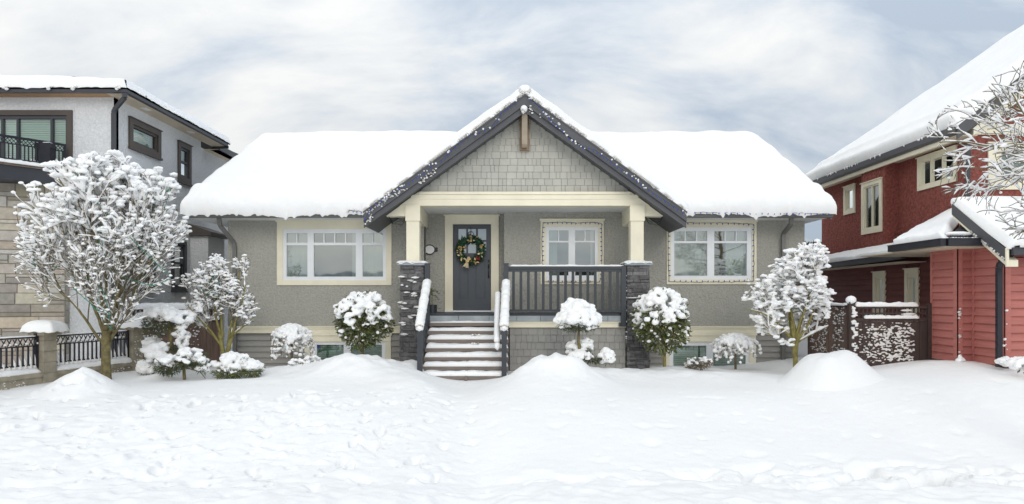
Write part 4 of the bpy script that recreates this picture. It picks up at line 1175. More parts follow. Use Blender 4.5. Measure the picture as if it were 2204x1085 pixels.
for q in (0., TL):
    mb = MB(); z = -.3
    while z < .93:
        fw.box(mb, q - .145, q + .145, z + .004, min(z + .195, 1.0), -.12, .12); z += .2
    fw.box(mb, q - .135, q + .135, -.3, 1.0, -.11, .11)
    pi = mb.build('pillar', 'concrete', GW)
    mb = MB(); fw.box(mb, q - .20, q + .20, 1.0, 1.06, -.175, .175); mb.build('pillar_cap', 'concrete', pi)
    mb = MB(); c = fw.p(q, 0, 1.07); snow_cap(mb, c.x - .27, c.x + .27, c.y - .24, c.y + .24, 1.07, .205, .03, 18, q + 2, .12, .03)
    mb.build('snow', 'snow', pi, True); mb = MB()
    if q: flecks(mb, fw, (q - .12, q + .12, -.1, .95), 40, .014, rng, -.3, 3., 2., .125); mb.build('clinging_snow', 'snow', pi, True, kind='stuff')
for (a0_, a1_) in ((-3.4, -.17), (.17, TL - .16)):
    mb = MB()
    for (z0, z1) in ((.955, .99), (.80, .822), (.455, .48)): fw.box(mb, a0_, a1_, z0, z1, -.018, .018)
    if a0_ < 0: fw.box(mb, a1_ - .05, a1_, .40, 1.04, -.03, .03)
    else: fw.box(mb, a1_ - .04, a1_, .40, 1.0, -.03, .03); fw.box(mb, a0_, a0_ + .03, .40, .99, -.02, .02)
    a = a0_ + .07; bars = []
    while a < a1_ - .06:
        bars.append(a); c = fw.p(a + .055, 0, .888)
        for s in (-1, 1): mb.beam(c - fu * (.04 * s) - ZU * .06, c + fu * (.04 * s) + ZU * .06, .014, .014, fn_)
        a += .11
    rp_ = mb.build('iron_railing', 'iron', GW)
    mb = MB(); mb.obox(V((0, 0, .635)), fu * .012, fn_ * .012, ZU * .165); bm_ = mesh_of(mb, 'bar', 'iron')
    for a in bars: inst('bar', bm_, rp_, fw.p(a, 0, 0))
    mb = MB()
    for a in bars:
        h = .10 + .24 * rng.random() * (1.1 if a0_ > 0 else .8)
        mb.tube([fw.p(a + .045, .0, .39), fw.p(a + .04, .0, .39 + h * .6), fw.p(a + .02, .0, .39 + h)], [.035, .026, .008], 6)
        if rng.random() < .8: mb.blob(fw.p(a + .055, .02, .86), .03, .02, .022, 1, .5, 2, a)
    snow_strip(mb, fw.p(a0_, 0, .985), fw.p(a1_, 0, .985), .04, .02, 40, 3.)
    mb.build('railing_snow', 'snow', rp_, True)

def board_fence(root, fr, a0, a1, z0, z1, bw, m, gap=.006, name='boards', t=.02):
    mb = MB(); a = a0
    while a < a1 - .02:
        b = min(a + bw, a1); o_ = rng.uniform(-.004, .004)
        fr.box(mb, a + gap / 2, b - gap / 2, z0, z1, -.01, t + o_); a = b
    return mb.build(name, m, root)
def lattice(root, fr, a0, a1, z0, z1, st, m, w=.022, name='lattice'):
    mb = MB(); a = a0
    n = max(1, round((a1 - a0) / st)); s = (a1 - a0) / n
    for i in range(n + 1): fr.box(mb, a0 + s * i - w, a0 + s * i + w, z0, z1, -.008, .004)
    k = max(1, round((z1 - z0) / st)); s = (z1 - z0) / k
    for i in range(1, k): fr.box(mb, a0, a1, z0 + s * i - w, z0 + s * i + w, .0045, .016)
    return mb.build(name, m, root)

# brown plank gate between the pale house and the bungalow
SF = thing('plank_fence', 'brown plank fence with snow-filled lattice top between the two grey houses', 'fence', (-7.8, -.25, 0))
ff = front(-.25); fa, fb = -8.95, -6.75
board_fence(SF, ff, fa, fb, -.2, 1.13, .145, 'cedar')
lattice(SF, ff, fa, fb, 1.2, 1.40, .1, 'cedar_dk')
mb = MB(); ff.box(mb, fa, fb, 1.13, 1.19, -.04, .04); ff.box(mb, fa, fb, 1.40, 1.45, -.05, .05); mb.build('rail', 'cedar_dk', SF)
mb = MB()
snow_strip(mb, ff.p(fa, 0, 1.44), ff.p(fb, 0, 1.44), .17, .13, 50, 1., None, .25); snow_strip(mb, ff.p(fa, 0, 1.185), ff.p(fb, 0, 1.185), .14, .10, 50, 2., None, .5)
for k in range(22): mb.blob(ff.p(fa + .1 * k + .05, 0, 1.29), .035, .03, rng.uniform(.03, .06), 1, .4, 2, k)
mb.build('snow', 'snow', SF, True)
mb = MB(); flecks(mb, ff, (fa + .3, -7.2, .3, 1.12), 210, .018, rng, -.15, 2.2, 3., .03); mb.build('clinging_snow', 'snow', SF, True, kind='stuff')

# ================================================================== red house on the right
RH = thing('red_house', 'red two storey house of stucco and lap siding with cream trim and steep snowy roofs', 'house', (11, 0, .4))
ru, rb, rlw = leftw(9.85), leftw(9.5), leftw(9.3)
WD = dict(cas=(-1.0, .55, 4.27, 5.05), frm=(-.90, .45, 4.37, 4.97))
WT = dict(cas=(1.58, 2.66, 3.39, 4.76), frm=(1.70, 2.54, 3.52, 4.66))
WS = dict(cas=(3.78, 4.50, 4.13, 4.95), frm=(3.90, 4.38, 4.24, 4.85))
WF = dict(cas=(10.25, 13.0, 4.02, 5.02), frm=(10.48, 12.8, 4.2, 4.90))
mb = MB()
ru.plate(mb, (-1.397, 6.1, 2.0, 5.2), [WD['frm'], WS['frm']], -.2, 0)
rb.plate(mb, (1.46, 2.72, 2.93, 5.2), [WT['frm']], -.2, 0)
mb.box(9.701, 9.849, 1.46, 1.60, 2.93, 5.2); mb.box(9.701, 9.849, 2.58, 2.72, 2.93, 5.2); mb.box(9.701, 9.849, 1.601, 2.579, 2.93, 2.99)
fr_ = front(-1.40)
fr_.plate(mb, (9.851, 18.0, 2.0, 5.2), [WF['frm']], -.2, 0)
mb.prism([V((9.9, -1.40, 5.2)), V((18.1, -1.40, 5.2)), V((14, -1.40, 8.6))], V((0, .2, 0)))
mb.box(9.86, 18, 6.0, 6.1, 2.0, 5.2)
mb.build('upper_wall', 'rstucco', RH)
def rwin(fr, Wn, ls, cov, nm='window'):
    return window(RH, fr, Wn['cas'], Wn['frm'], ls, 'cream', 'cream', 'glass_d', 'blind', .04, .02, .0, cov, name=nm)
rwin(ru, WD, [(-.88, -.47, 4.40, 4.94), (-.43, .0, 4.40, 4.94), (.04, .43, 4.40, 4.94)], [(-.89, -.45), (-.44, .44)])
rwin(rb, WT, [(1.74, 2.10, 3.56, 4.62), (2.14, 2.50, 3.56, 4.62)], [(1.72, 2.11), (2.13, 2.52)])
rwin(ru, WS, [(3.94, 4.34, 4.29, 4.81)], [(3.92, 4.36)])
rwin(fr_, WF, [(10.55, 11.25, 4.26, 4.84), (11.3, 12.0, 4.26, 4.84), (12.05, 12.74, 4.26, 4.84)], [(10.5, 12.78)])
mb = MB(); fr_.box(mb, 9.80, 18, 5.2, 5.42, .004, .06); mb.build('frieze_band', 'cream', RH)
# lower storey
N1 = dict(cas=(1.0, 1.62, .9, 2.34), frm=(1.12, 1.50, 1.0, 2.22)); N2 = dict(cas=(-.50, .10, .9, 2.36), frm=(-.38, -.02, 1.0, 2.24))
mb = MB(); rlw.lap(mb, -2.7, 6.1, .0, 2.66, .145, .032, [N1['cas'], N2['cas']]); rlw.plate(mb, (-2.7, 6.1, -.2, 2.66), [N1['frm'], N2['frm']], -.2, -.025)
mb.build('side_siding', 'rsiding_shaded', RH)
for Wn, c in ((N1, (1.17, 1.45)), (N2, (-.33, -.07))):
    rwin(rlw, Wn, [(c[0], c[1], 1.06, 2.16)], [c], 'narrow_window')
fA, fB, fC, fD = leftw(8.31), front(-3.53), leftw(8.6), front(-4.40)
zb_ = .50
mb = MB(); fA.lap(mb, -3.53 + .012, -2.7, zb_, 2.66, .145, .032); fB.lap(mb, 8.31, 8.6, zb_, 2.72, .145, .032)
mb.box(8.335, 9.3, -2.72, -2.70, zb_, 2.66); mb.box(8.335, 8.6, -3.50, -3.45, zb_, 2.66)
mb.build('entry_siding', 'rsiding', RH)
mb = MB(); fC.lap(mb, -4.39, -3.54, zb_, 2.62, .145, .032); fD.lap(mb, 8.61, 13, zb_, 2.40, .145, .032)
mb.prism([V((8.602, -4.38, 2.6)), V((8.602, -3.24, 3.34)), V((8.602, -3.1, 3.34)), V((8.602, -3.1, 2.6))], V((.05, 0, 0)))
fC.lap(mb, -3.9, -2.9, 2.62, 2.91, .145, .032)
mb.box(8.62, 13, -4.37, -4.3, zb_, 2.6)
mb.build('wing_siding', 'rsiding', RH)
mb = MB()
fA.box(mb, -3.56, -3.45, zb_, 2.66, .0, .028); fB.box(mb, 8.285, 8.39, zb_, 2.66, .0, .03); fA.box(mb, -2.76, -2.69, zb_, 2.66, .0, .03)
fC.box(mb, -4.43, -4.32, zb_, 2.5, .0, .028); fD.box(mb, 8.575, 8.70, zb_, 2.5, .0, .03); fC.box(mb, -3.60, -3.53, zb_, 3., .0, .03)
mb.build('corner_board', 'rsiding', RH)
mb = MB(); mb.box(8.325, 9.2, -3.51, -2.705, -.2, zb_ - .001); mb.box(8.62, 13, -4.375, -3.52, -.2, zb_ - .001); mb.build('foundation', 'found', RH)
# main roof
PR = .79
rz_ = lambda x: 5.30 + PR * (x - 9.4)
mb = MB()
mb.prism([V((9.4, -1.75, 5.30)), V((9.4, 6.2, 5.30)), V((14, 1.6, rz_(14))), V((14, -1.75, rz_(14)))], V((.06, 0, -.12)))
mb.prism([V((18.6, -1.75, 5.30)), V((18.6, 6.2, 5.30)), V((14, 1.6, rz_(14))), V((14, -1.75, rz_(14)))], V((-.06, 0, -.12)))
mb.prism([V((9.4, 6.2, 5.30)), V((18.6, 6.2, 5.30)), V((14, 1.6, rz_(14)))], V((0, -.06, -.12)))
mb.build('roof', 'roofing', RH)
mb = MB()
snow_quad(mb, (9.36, -1.78, 5.32), (9.36, 6.28, 5.32), (14, 1.6, rz_(14) + .05), (14, -1.78, rz_(14) + .05), .26, 120, 60, 'lrb', .16, .035, .9, 41., .03, .02, 1.25, .0, .06)
snow_quad(mb, (18.6, -1.78, 5.32), (18.6, 6.28, 5.32), (14, 1.6, rz_(14) + .05), (14, -1.78, rz_(14) + .05), .26, 40, 30, 'lrb', .16, .035, .9, 43.)
mb.build('roof_snow', 'snow', RH, True)
mb = MB()
for s in (1, -1):
    xe = 9.38 if s > 0 else 18.62
    mb.prism([V((xe, -1.78, 5.30)), V((14, -1.78, rz_(14))), V((14, -1.78, rz_(14) - .30)), V((xe, -1.78, 5.03))], V((0, .05, 0)))
bb = mb.build('barge_board', 'barge', RH)
mb = MB()
for s in (1, -1):
    xe = 9.75 if s > 0 else 18.25
    zz = 5.30 + PR * .37
    mb.prism([V((xe, -1.725, zz - .31)), V((14, -1.725, rz_(14) - .31)), V((14, -1.725, rz_(14) - .50)), V((xe, -1.725, zz - .47))], V((0, .315, 0)))
mb.build('rake_trim', 'cream', RH)
mb = MB(); mb.prism([V((9.40, -1.72, 5.14)), V((9.30, -1.72, 5.17)), V((9.28, -1.72, 5.30)), V((9.40, -1.72, 5.30))], V((0, 7.95, 0))); gt = mb.build('gutter', 'barge', RH)
mb = MB()
for k in range(26): mb.blob(V((9.275, rng.uniform(-1.2, 6), 5.29)), .02, .02, rng.uniform(.02, .05), 1, .4, 2, k)
mb.build('icicles', 'snow', gt, True, kind='stuff')
mb = MB(); mb.box(9.41, 9.849, -1.70, 6.15, 5.12, 5.14); mb.build('soffit', 'beige_soffit', RH)
mb = MB(); mb.box(9.41, 9.47, -1.39, 6.15, 5.04, 5.12); mb.build('eave_trim', 'cream', RH)
spout([V((9.78, -1.5, 5.1)), V((9.78, -1.46, 3.3))], .08, 'dk_trim', RH)
# skirt roof along the side
mb = MB()
mb.prism([V((8.80, -.4, 2.66)), V((8.80, 6.2, 2.56)), V((9.84, 6.2, 3.0)), V((9.84, .9, 3.06))], V((0, 0, -.05)))
mb.prism([V((7.80, -2.35, 2.72)), V((8.80, -.4, 2.66)), V((9.84, .9, 3.06)), V((9.84, -.2, 3.40))], V((0, 0, -.04)))
mb.prism([V((7.80, -4.0, 2.72)), V((7.80, -2.35, 2.72)), V((9.84, -.2, 3.40)), V((9.84, -1.42, 3.62))], V((0, 0, -.04)))
sk = mb.build('skirt_roof', 'flash', RH)
mb = MB(); mb.prism([V((7.80, -4.0, 2.724)), V((8.597, -4.0, 2.724)), V((8.597, -3.19, 3.10))], V((0, 0, -.03))); mb.build('bare_shingles', 'roofing', sk)
mb = MB()
snow_quad(mb, (8.77, -.5, 2.67), (8.77, 6.2, 2.57), (9.50, 6.2, 2.87), (9.50, .75, 2.95), .13, 90, 18, 'bt', .14, .03, 2., 51., .03, .02)
snow_quad(mb, (7.78, -4.02, 2.73), (7.78, -2.3, 2.73), (9.84, -.15, 3.42), (9.84, -1.42, 3.64), .14, 50, 40, 'lb', .14, .03, 1.4, 52., .04, .02)
snow_quad(mb, (7.82, -2.4, 2.73), (8.80, -.35, 2.66), (9.70, .95, 3.03), (9.84, -.3, 3.41), .13, 40, 30, 'b', .12, .03, 1.4, 53.)
mb.blob(V((8.2, -3.72, 2.86)), .28, .16, .05, 2, .3, 2, 4)
for k in range(14): mb.blob(V((7.86 + .05 * k, -3.98 + .0 * k, 2.75)), .05, .06, .035, 1, .4, 2, k)
mb.build('skirt_snow', 'snow', sk, True)
def gutter_run(a, b, m='iron', h=.12, w=.10):
    mb = MB(); d = (b - a).normalized(); s = d.cross(ZU).normalized()
    mb.beam(a, b, w, h); mb.beam(a + ZU * (h / 2 + .008), b + ZU * (h / 2 + .008), w + .03, .015)
    return mb.build('gutter', m, RH)
gutter_run(V((8.73, -.9, 2.62)), V((8.73, 6.2, 2.52)), 'dk_trim')
gutter_run(V((7.74, -4.06, 2.685)), V((7.74, -2.2, 2.685)))
gutter_run(V((7.80, -4.06, 2.686)), V((8.55, -4.06, 2.686)))
mb = MB(); mb.box(7.80, 9.29, -3.98, -.8, 2.60, 2.625); mb.box(8.79, 9.29, -.799, 6.1, 2.49, 2.51); mb.build('soffit', 'beige_soffit', RH)
# street-facing wing roof
mb = MB(); mb.prism([V((8.43, -4.72, 2.52)), V((8.43, -3.22, 3.46)), V((8.43, -3.22, 3.37)), V((8.43, -4.72, 2.44))], V((4.6, 0, 0))); mb.prism([V((9.9, -3.219, 3.46)), V((9.9, -1.42, 3.3)), V((9.9, -1.42, 3.2)), V((9.9, -3.219, 3.37))], V((3.1, 0, 0))); wr_ = mb.build('wing_roof', 'roofing', RH)
mb = MB(); mb.prism([V((8.39, -4.74, 2.53)), V((8.39, -3.22, 3.48)), V((8.39, -3.22, 3.28)), V((8.39, -4.74, 2.31))], V((.035, 0, 0))); mb.build('barge_board', 'barge', RH)
mb = MB(); mb.prism([V((8.405, -4.76, 2.33)), V((8.405, -3.22, 3.30)), V((8.405, -3.22, 3.23)), V((8.405, -4.76, 2.22))], V((.19, 0, 0))); mb.box(8.385, 8.43, -4.775, -4.741, 2.22, 2.54); mb.build('rake_trim', 'cream', RH)
mb = MB()
snow_quad(mb, (8.40, -4.80, 2.54), (13, -4.80, 2.54), (13, -3.2, 3.47), (8.40, -3.2, 3.47), .16, 90, 26, 'lb', .10, .025, 1.6, 61., .03, .015)
snow_quad(mb, (13, -1.42, 3.32), (9.9, -1.42, 3.32), (9.9, -3.2, 3.47), (13, -3.2, 3.47), .15, 40, 16, 'r', .12, .02, 1.6, 62.); mb.tube([V((8.42 + .4 * i, -3.2, 3.53 + .012 * sn(V((i, 0, 0)), 2))) for i in range(12)], [.07] + [.10] * 11, 8)
for k in range(26):
    t = rng.random() ** .6; mb.blob(V((8.385, -4.7 + 1.45 * (1 - t) * .8, 2.36 + (1 - t) * .70)), .014, .035, .022, 1, .5, 2, k)
mb.build('wing_snow', 'snow', wr_, True)
gutter_run(V((8.46, -4.80, 2.47)), V((13, -4.80, 2.47)), 'dk_trim', .11)
spout([P(2187, 528, 12.42), P(2186, 538, 12.45), P(2153, 566, 12.72), P(2150, 576, 12.74), P(2150, 790, 12.74)], .085, 'iron', RH)
mb = MB()
flecks(mb, fB, (8.32, 8.36, .55, 1.5), 16, .022, rng, -1, 2, 1, .03); flecks(mb, fD, (8.56, 8.62, .6, 1.6), 6, .02, rng, -1, 2, 1, .04)
mb.build('clinging_snow', 'snow', RH, True, kind='stuff')

# fence and gate on the right
RF = thing('wooden_fence', 'brown vertical plank fence dusted with snow behind the small tree', 'fence', (6.8, -1.2, .3))
Q0, Q1 = V((7.02, .15, 0)), V((6.68, -2.66, 0)); qf = FR(Q0, (Q1 - Q0), V((-1, .1, 0))); QL = (Q1 - Q0).length
board_fence(RF, qf, 0, QL - .06, -.1, 1.5, .27, 'cedar', .02)
mb = MB(); qf.box(mb, 0, QL - .06, 1.50, 1.54, -.05, .05); mb.build('rail', 'cedar_dk', RF)
mb = MB(); snow_strip(mb, qf.p(0, 0, 1.535), qf.p(QL - .06, 0, 1.535), .12, .05, 40, 1.); mb.build('snow', 'snow', RF, True); mb = MB(); flecks(mb, qf, (.3, QL - .1, .5, 1.5), 320, .016, rng, -.15, 2., 5., .03); mb.build('clinging_snow', 'snow', RF, True, kind='stuff')
RG = thing('wooden_gate', 'dark wooden gate with square lattice top plastered with snow beside the red house', 'gate', (7.5, -2.7, .4))
gf = front(-2.70); g0_, g1_ = 6.66, 8.29
gx = lambda p: X(p, 14.5); gzz = lambda p: Z(p, 14.5)
mb = MB(); gf.box(mb, gx(1826), gx(1838), -.1, gzz(652), -.05, .05); gf.box(mb, gx(1825), gx(1839.5), gzz(652), gzz(650), -.06, .06)
gf.box(mb, gx(1995), gx(2004.5), -.1, gzz(653), -.05, .05); mb.build('post', 'cedar_dk', RG)
mb = MB(); gf.box(mb, gx(1838.5), gx(1994.5), gzz(664), gzz(659), -.03, .035); gf.box(mb, gx(1838.5), gx(1994.5), gzz(691), gzz(685), -.03, .035); mb.build('rail', 'cedar_dk', RG)
lattice(RG, gf, gx(1839), gx(1994), gzz(685), gzz(664), .085, 'cedar_dk', .014)
board_fence(RG, gf, gx(1838.5), gx(1994.5), .0, gzz(691.5), .16, 'cedar_dk', .006)
mb = MB()
snow_strip(mb, gf.p(gx(1840), 0, gzz(659)), gf.p(gx(1975), 0, gzz(659)), .09, .075, 50, 2., None, .3)
snow_strip(mb, gf.p(gx(1858), 0.02, gzz(685)), gf.p(gx(1976), 0.02, gzz(685)), .08, .06, 40, 5., None, .4)
mb.blob(gf.p(gx(1832), 0, gzz(646)), .105, .09, .085, 2, .15, 2, 2)
mb.build('snow', 'snow', RG, True); mb = MB()
for k in range(40):
    z = rng.uniform(gzz(775), gzz(660)); mb.blob(gf.p(gx(1834) + rng.uniform(-.02, .06), .06, z), rng.uniform(.02, .05), .03, rng.uniform(.015, .035), 1, .5, 2, k)
k = 0
while k < 640:
    px, py = rng.uniform(1842, 1966), rng.uniform(693, 782)
    if rng.random() > (.25 + .75 * ss(1846, 1900, px)) * (.35 + .65 * ss(694, 712, py)): continue
    if noise.noise(V((px * .06, py * .12, 3))) < -.35 + .3 * ss(760, 790, py): continue
    r = rng.uniform(.007, .019); mb.blob(gf.p(gx(px), .024, gzz(py)), r * 2., r * .8, r, 1, .5, 1.7, k); k += 1
for (px, py, w2) in ((1950, 668, 14), (1955, 676, 18), (1948, 681, 20)): mb.blob(gf.p(gx(px), .02, gzz(py)), w2 * .0092, .02, .022, 2, .4, 2, px)
melt(mb.build('clinging_snow', 'snow', RG, True, kind='stuff'), .007, 1)
mb = MB(); gf.box(mb, gx(1824), gx(1836), gzz(703), gzz(698), .05, .09); mb.build('latch', 'iron', RG)

# ================================================================== trees
tr_rng = random.Random(21)
def make_tree(label, base, forks, Q, S, bark, snowkw, trunk_pts=None, trunk_r=None, twig='twig', seed=1, group=None, vox=.013):
    r_ = random.Random(seed)
    root = thing('snowy_tree', label, 'tree', base, group)
    out = []
    trunk = []
    for (pts, rad) in (trunk_pts or []): trunk.append((0, pts, rad))
    for (st, tgt, rr) in forks:
        d = tgt - st; L = d.length
        grow(out, st, d.normalized(), L, rr, 0, Q, r_)
    mb = MB()
    for (l, p, r) in trunk: mb.tube(p, r, 10)
    for (l, p, r) in out:
        if l == 0: mb.tube(p, r, 7)
    mb.build('trunk', bark, root, True)
    mb = MB()
    for (l, p, r) in out:
        if l >= 1: mb.tube(p, r, 4 if l > 1 else 5)
    mb.build('branches', twig, root, True)
    mb = MB(); snow_on(mb, out, r_, S, **snowkw); melt(mb.build('snow', 'snow', root, True), vox, 2)
    return root, out

# big vase-shaped tree, left
d0 = 13.8
bx = P(228, 797, d0); fk = P(229, 722, d0)
Qb = dict(env=(P(224, 535, d0), V((1.62, 1.35, 1.74))), wob=.15, trop=(.03, .08, .08, .04), rmin=.005, max=3, kids=(9, 7, 5), t0=(.15, .2, .15), ang=(18, 50), len=(1.0, .58, .32), seg=.11)
forks = []
for (px, py, dy, rr, s0) in ((66, 600, -.5, .034, (222, 738)), (95, 465, .3, .042, (224, 722)), (150, 385, -.4, .044, (226, 712)), (222, 345, .2, .060, (229, 712)),
                             (300, 372, .6, .046, (232, 706)), (365, 435, -.4, .046, (235, 718)), (400, 540, .3, .040, (238, 728)), (350, 615, -.9, .03, (238, 734)), (240, 430, -.9, .038, (229, 700))):
    st = P(*s0, d0); forks.append((st, P(px, py, d0) + V((0, dy, 0)), rr * .80))
trunk = [([bx - ZU * .3, bx, bx + ZU * .12, P(228, 750, d0), P(229, 728, d0), P(229, 712, d0)], [.11, .092, .082, .082, .092, .06])]
big, bout = make_tree('tall vase-shaped leafless tree loaded with snow behind the iron railing wall on the left', bx, forks, Qb, .0245, 'bark', dict(minlvl=1, cover=.95, tip=.62, clump=1.85, steep=.34, tipk=(1, 2), topbias=(2.2, 3.9)), trunk, None, 'twig', 5, vox=.0085)

def tree_lights(label, out, cnt, rr, lv=(1, 2)):
    r2 = random.Random(rr); root = thing('string_light', label, 'string light', out[0][1][0], 'light strings wound through the trees')
    cand = [o for o in out if o[0] in lv]; mb = MB(); k = 0; chain = []
    for o in r2.sample(cand, min(cnt, len(cand))):
        p = o[1]; pts = [q + V((r2.uniform(-1, 1), -abs(r2.uniform(.3, 1)), r2.uniform(-1, 1))) * .035 for q in p[1:]]
        if len(pts) < 2: continue
        chain.append(pts)
        for q in pts[::2]:
            if k < 95: inst('bulb', GBULB, root, q, (r2.uniform(0, 3), r2.uniform(0, 3), 0)); k += 1
    path = chain.pop(0)
    while chain:
        j = min(range(len(chain)), key=lambda i: min((chain[i][0] - path[-1]).length, (chain[i][-1] - path[-1]).length)); nx_ = chain.pop(j)
        if (nx_[-1] - path[-1]).length < (nx_[0] - path[-1]).length: nx_ = nx_[::-1]
        a_, b_ = path[-1], nx_[0]; n_ = max(2, int((b_ - a_).length / .12))
        path += [a_.lerp(b_, i / n_) - ZU * (.04 * math.sin(math.pi * i / n_)) for i in range(1, n_)] + nx_
    mb.tube(path, .0065, 4); mb.build('cord', 'gcord', root)
tree_lights('green wired light string wound through the branches of the tall vase-shaped tree', bout, 34, 3)

# smaller V-forked tree between the houses
d1 = 15.3
bx = P(484, 790, d1)
Qs = dict(env=(P(478, 640, d1), V((.80, .7, .86))), wob=.14, trop=(.03, .06, .02, .0), rmin=.006, max=3, kids=(6, 6, 4), t0=(.30, .2, .1), ang=(25, 65), len=(.55, .36, .20), rag=.8, seg=.08)
forks = [(P(478, 745, d1), P(425, 650, d1) + V((0, -.3, 0)), .028), (P(478, 730, d1), P(455, 590, d1) + V((0, .3, 0)), .030), (P(480, 725, d1), P(480, 572, d1) + V((0, -.2, 0)), .028), (P(492, 740, d1), P(520, 580, d1), .032), (P(496, 730, d1), P(555, 620, d1) + V((0, -.3, 0)), .028), (P(500, 722, d1), P(550, 672, d1), .022), (P(474, 738, d1), P(410, 690, d1) + V((0, .2, 0)), .024)]
trunk = [([bx - ZU * .3, bx, P(481, 765, d1), P(476, 735, d1), P(472, 715, d1)], [.06, .055, .05, .042, .03]), ([bx, P(488, 765, d1), P(494, 740, d1), P(500, 722, d1)], [.05, .05, .045, .03])]
t2, o2 = make_tree('small snowy tree with two leaning mossy trunks at the left corner of the bungalow', bx, forks, Qs, .0195, 'ybark', dict(minlvl=1, cover=.95, tip=.7, clump=1.9, steep=.42, tipk=(1, 3)), trunk, None, 'twig', 8, vox=.009)
tree_lights('green wired light string in the small two-trunked tree by the bungalow corner', o2, 9, 4)

# small bushy tree right of the bungalow
d2 = 14.7
bx = P(1712, 772, d2)
Qr = dict(env=(P(1706, 628, d2), V((.84, .72, 1.0))), wob=.15, trop=(.0, -.02, -.03, -.05), rmin=.005, max=3, kids=(8, 6, 3), t0=(.3, .2, .1), ang=(30, 75), len=(.56, .36, .20), rag=1.0, seg=.08)
forks = [(P(1707, 735, d2), P(1628, 640, d2) + V((0, -.3, 0)), .03), (P(1707, 728, d2), P(1650, 550, d2) + V((0, .3, 0)), .03), (P(1710, 728, d2), P(1696, 528, d2) + V((0, -.3, 0)), .032), (P(1714, 730, d2), P(1760, 536, d2) + V((0, .2, 0)), .03), (P(1714, 735, d2), P(1795, 615, d2) + V((0, -.3, 0)), .03), (P(1712, 728, d2), P(1725, 600, d2) + V((0, -.6, 0)), .03), (P(1716, 738, d2), P(1775, 690, d2), .024), (P(1704, 738, d2), P(1645, 705, d2) + V((0, -.2, 0)), .022)]
trunk = [([bx - ZU * .5, bx, P(1708, 740, d2), P(1706, 715, d2), P(1703, 690, d2)], [.05, .048, .042, .036, .028]), ([bx, P(1714, 745, d2), P(1718, 720, d2), P(1722, 690, d2)], [.045, .04, .034, .026])]
t3, o3 = make_tree('bushy snow-laden small tree with yellowish stems right of the bungalow by the plank fence', bx, forks, Qr, .0245, 'ybark', dict(minlvl=1, cover=.96, tip=.85, clump=2.0, steep=.46, tipk=(1, 3)), trunk, None, 'twig', 12, vox=.0105)
tree_lights('green wired light string in the bushy small tree beside the plank fence', o3, 7, 6)

# tree reaching in from the right edge
d3 = 9.2
bx = P(2345, 900, d3)
Qe = dict(env=(P(2360, 315, d3), V((2.04, 1.2, 1.22))), wob=.20, trop=(.0, .0, -.05, -.07), rmin=.0042, max=3, kids=(5, 5, 3), t0=(.3, .2, .1), ang=(18, 55), len=(.75, .40, .20), seg=.07)
forks = []
for (sy, px, py, dy, rr) in ((420, 2040, 330, .1, .020), (360, 2060, 215, -.3, .02), (300, 2110, 200, .3, .016), (450, 2060, 390, -.3, .018), (480, 2120, 460, .2, .018), (250, 2160, 60, 0, .008),
                       (380, 2500, 300, .3, .02), (430, 2480, 450, -.3, .02), (470, 2150, 400, -.5, .02), (330, 2130, 280, -.5, .018), (280, 2190, 190, .6, .018), (400, 2130, 350, .5, .018), (440, 2190, 470, .3, .018)):
    forks.append((P(2342, sy, d3), P(px, py, d3) + V((0, dy, 0)), rr))
trunk = [([bx - ZU * .4, bx, P(2340, 600, d3), P(2335, 400, d3), P(2332, 250, d3), P(2322, 120, d3)], [.10, .09, .08, .06, .035, .008])]
t4, o4 = make_tree('frosted bare-branched tree reaching in from the right edge before the red house', bx, forks, Qe, .0150, 'bark', dict(minlvl=0, cover=.95, tip=.12, clump=1.3, steep=.40, tipk=(1, 1)), trunk, None, 'twig', 15, vox=.0065)

# ================================================================== shrubs
def leaf_mass(mb, c, R_, cnt, r_, L=(.06, .10), w=.016, zmax=1., zmin=-1., shell=.45, droop=.3):
    k = 0
    while k < cnt:
        d = rand_dir(r_)
        if not zmin <= d.z <= zmax: continue
        q = (shell + (1 - shell) * r_.random() ** .5) * (1 + .22 * noise.noise(d * 1.7 + V((c.x, 3, 1))))
        p = c + V((d.x * R_.x, d.y * R_.y, d.z * R_.z)) * q
        dd = (V((d.x, d.y, d.z * .4 - droop)) + rand_dir(r_) * .8).normalized()
        mb.leaf(p, dd, rand_dir(r_), r_.uniform(*L), w * r_.uniform(.7, 1.2)); k += 1

def snow_top(mb, c, R_, cnt, r_, rad, zmin, flat=.1, sub=2, hole=.0, hs=3.):
    k = 0; t = 0
    while k < cnt and t < cnt * 30:
        t += 1
        d = rand_dir(r_)
        lim = zmin + .30 * noise.noise(V((d.x * 2.2, d.y * 2.2, c.x)))
        if d.z < lim: continue
        if hole and noise.noise(V((d.x * hs, d.y * hs, d.z * hs + c.x * 3))) < -hole: continue
        p = c + V((d.x * R_.x, d.y * R_.y, d.z * R_.z)) * (r_.uniform(.9, 1.02) * (1 + .22 * noise.noise(d * 1.7 + V((c.x, 3, 1)))))
        r = r_.uniform(*rad)
        mb.blob(p, r * r_.uniform(1., 1.4), r * r_.uniform(1., 1.3), r * r_.uniform(.75, 1.1), sub, .42, 1.7, r_.uniform(0, 99), flat); k += 1

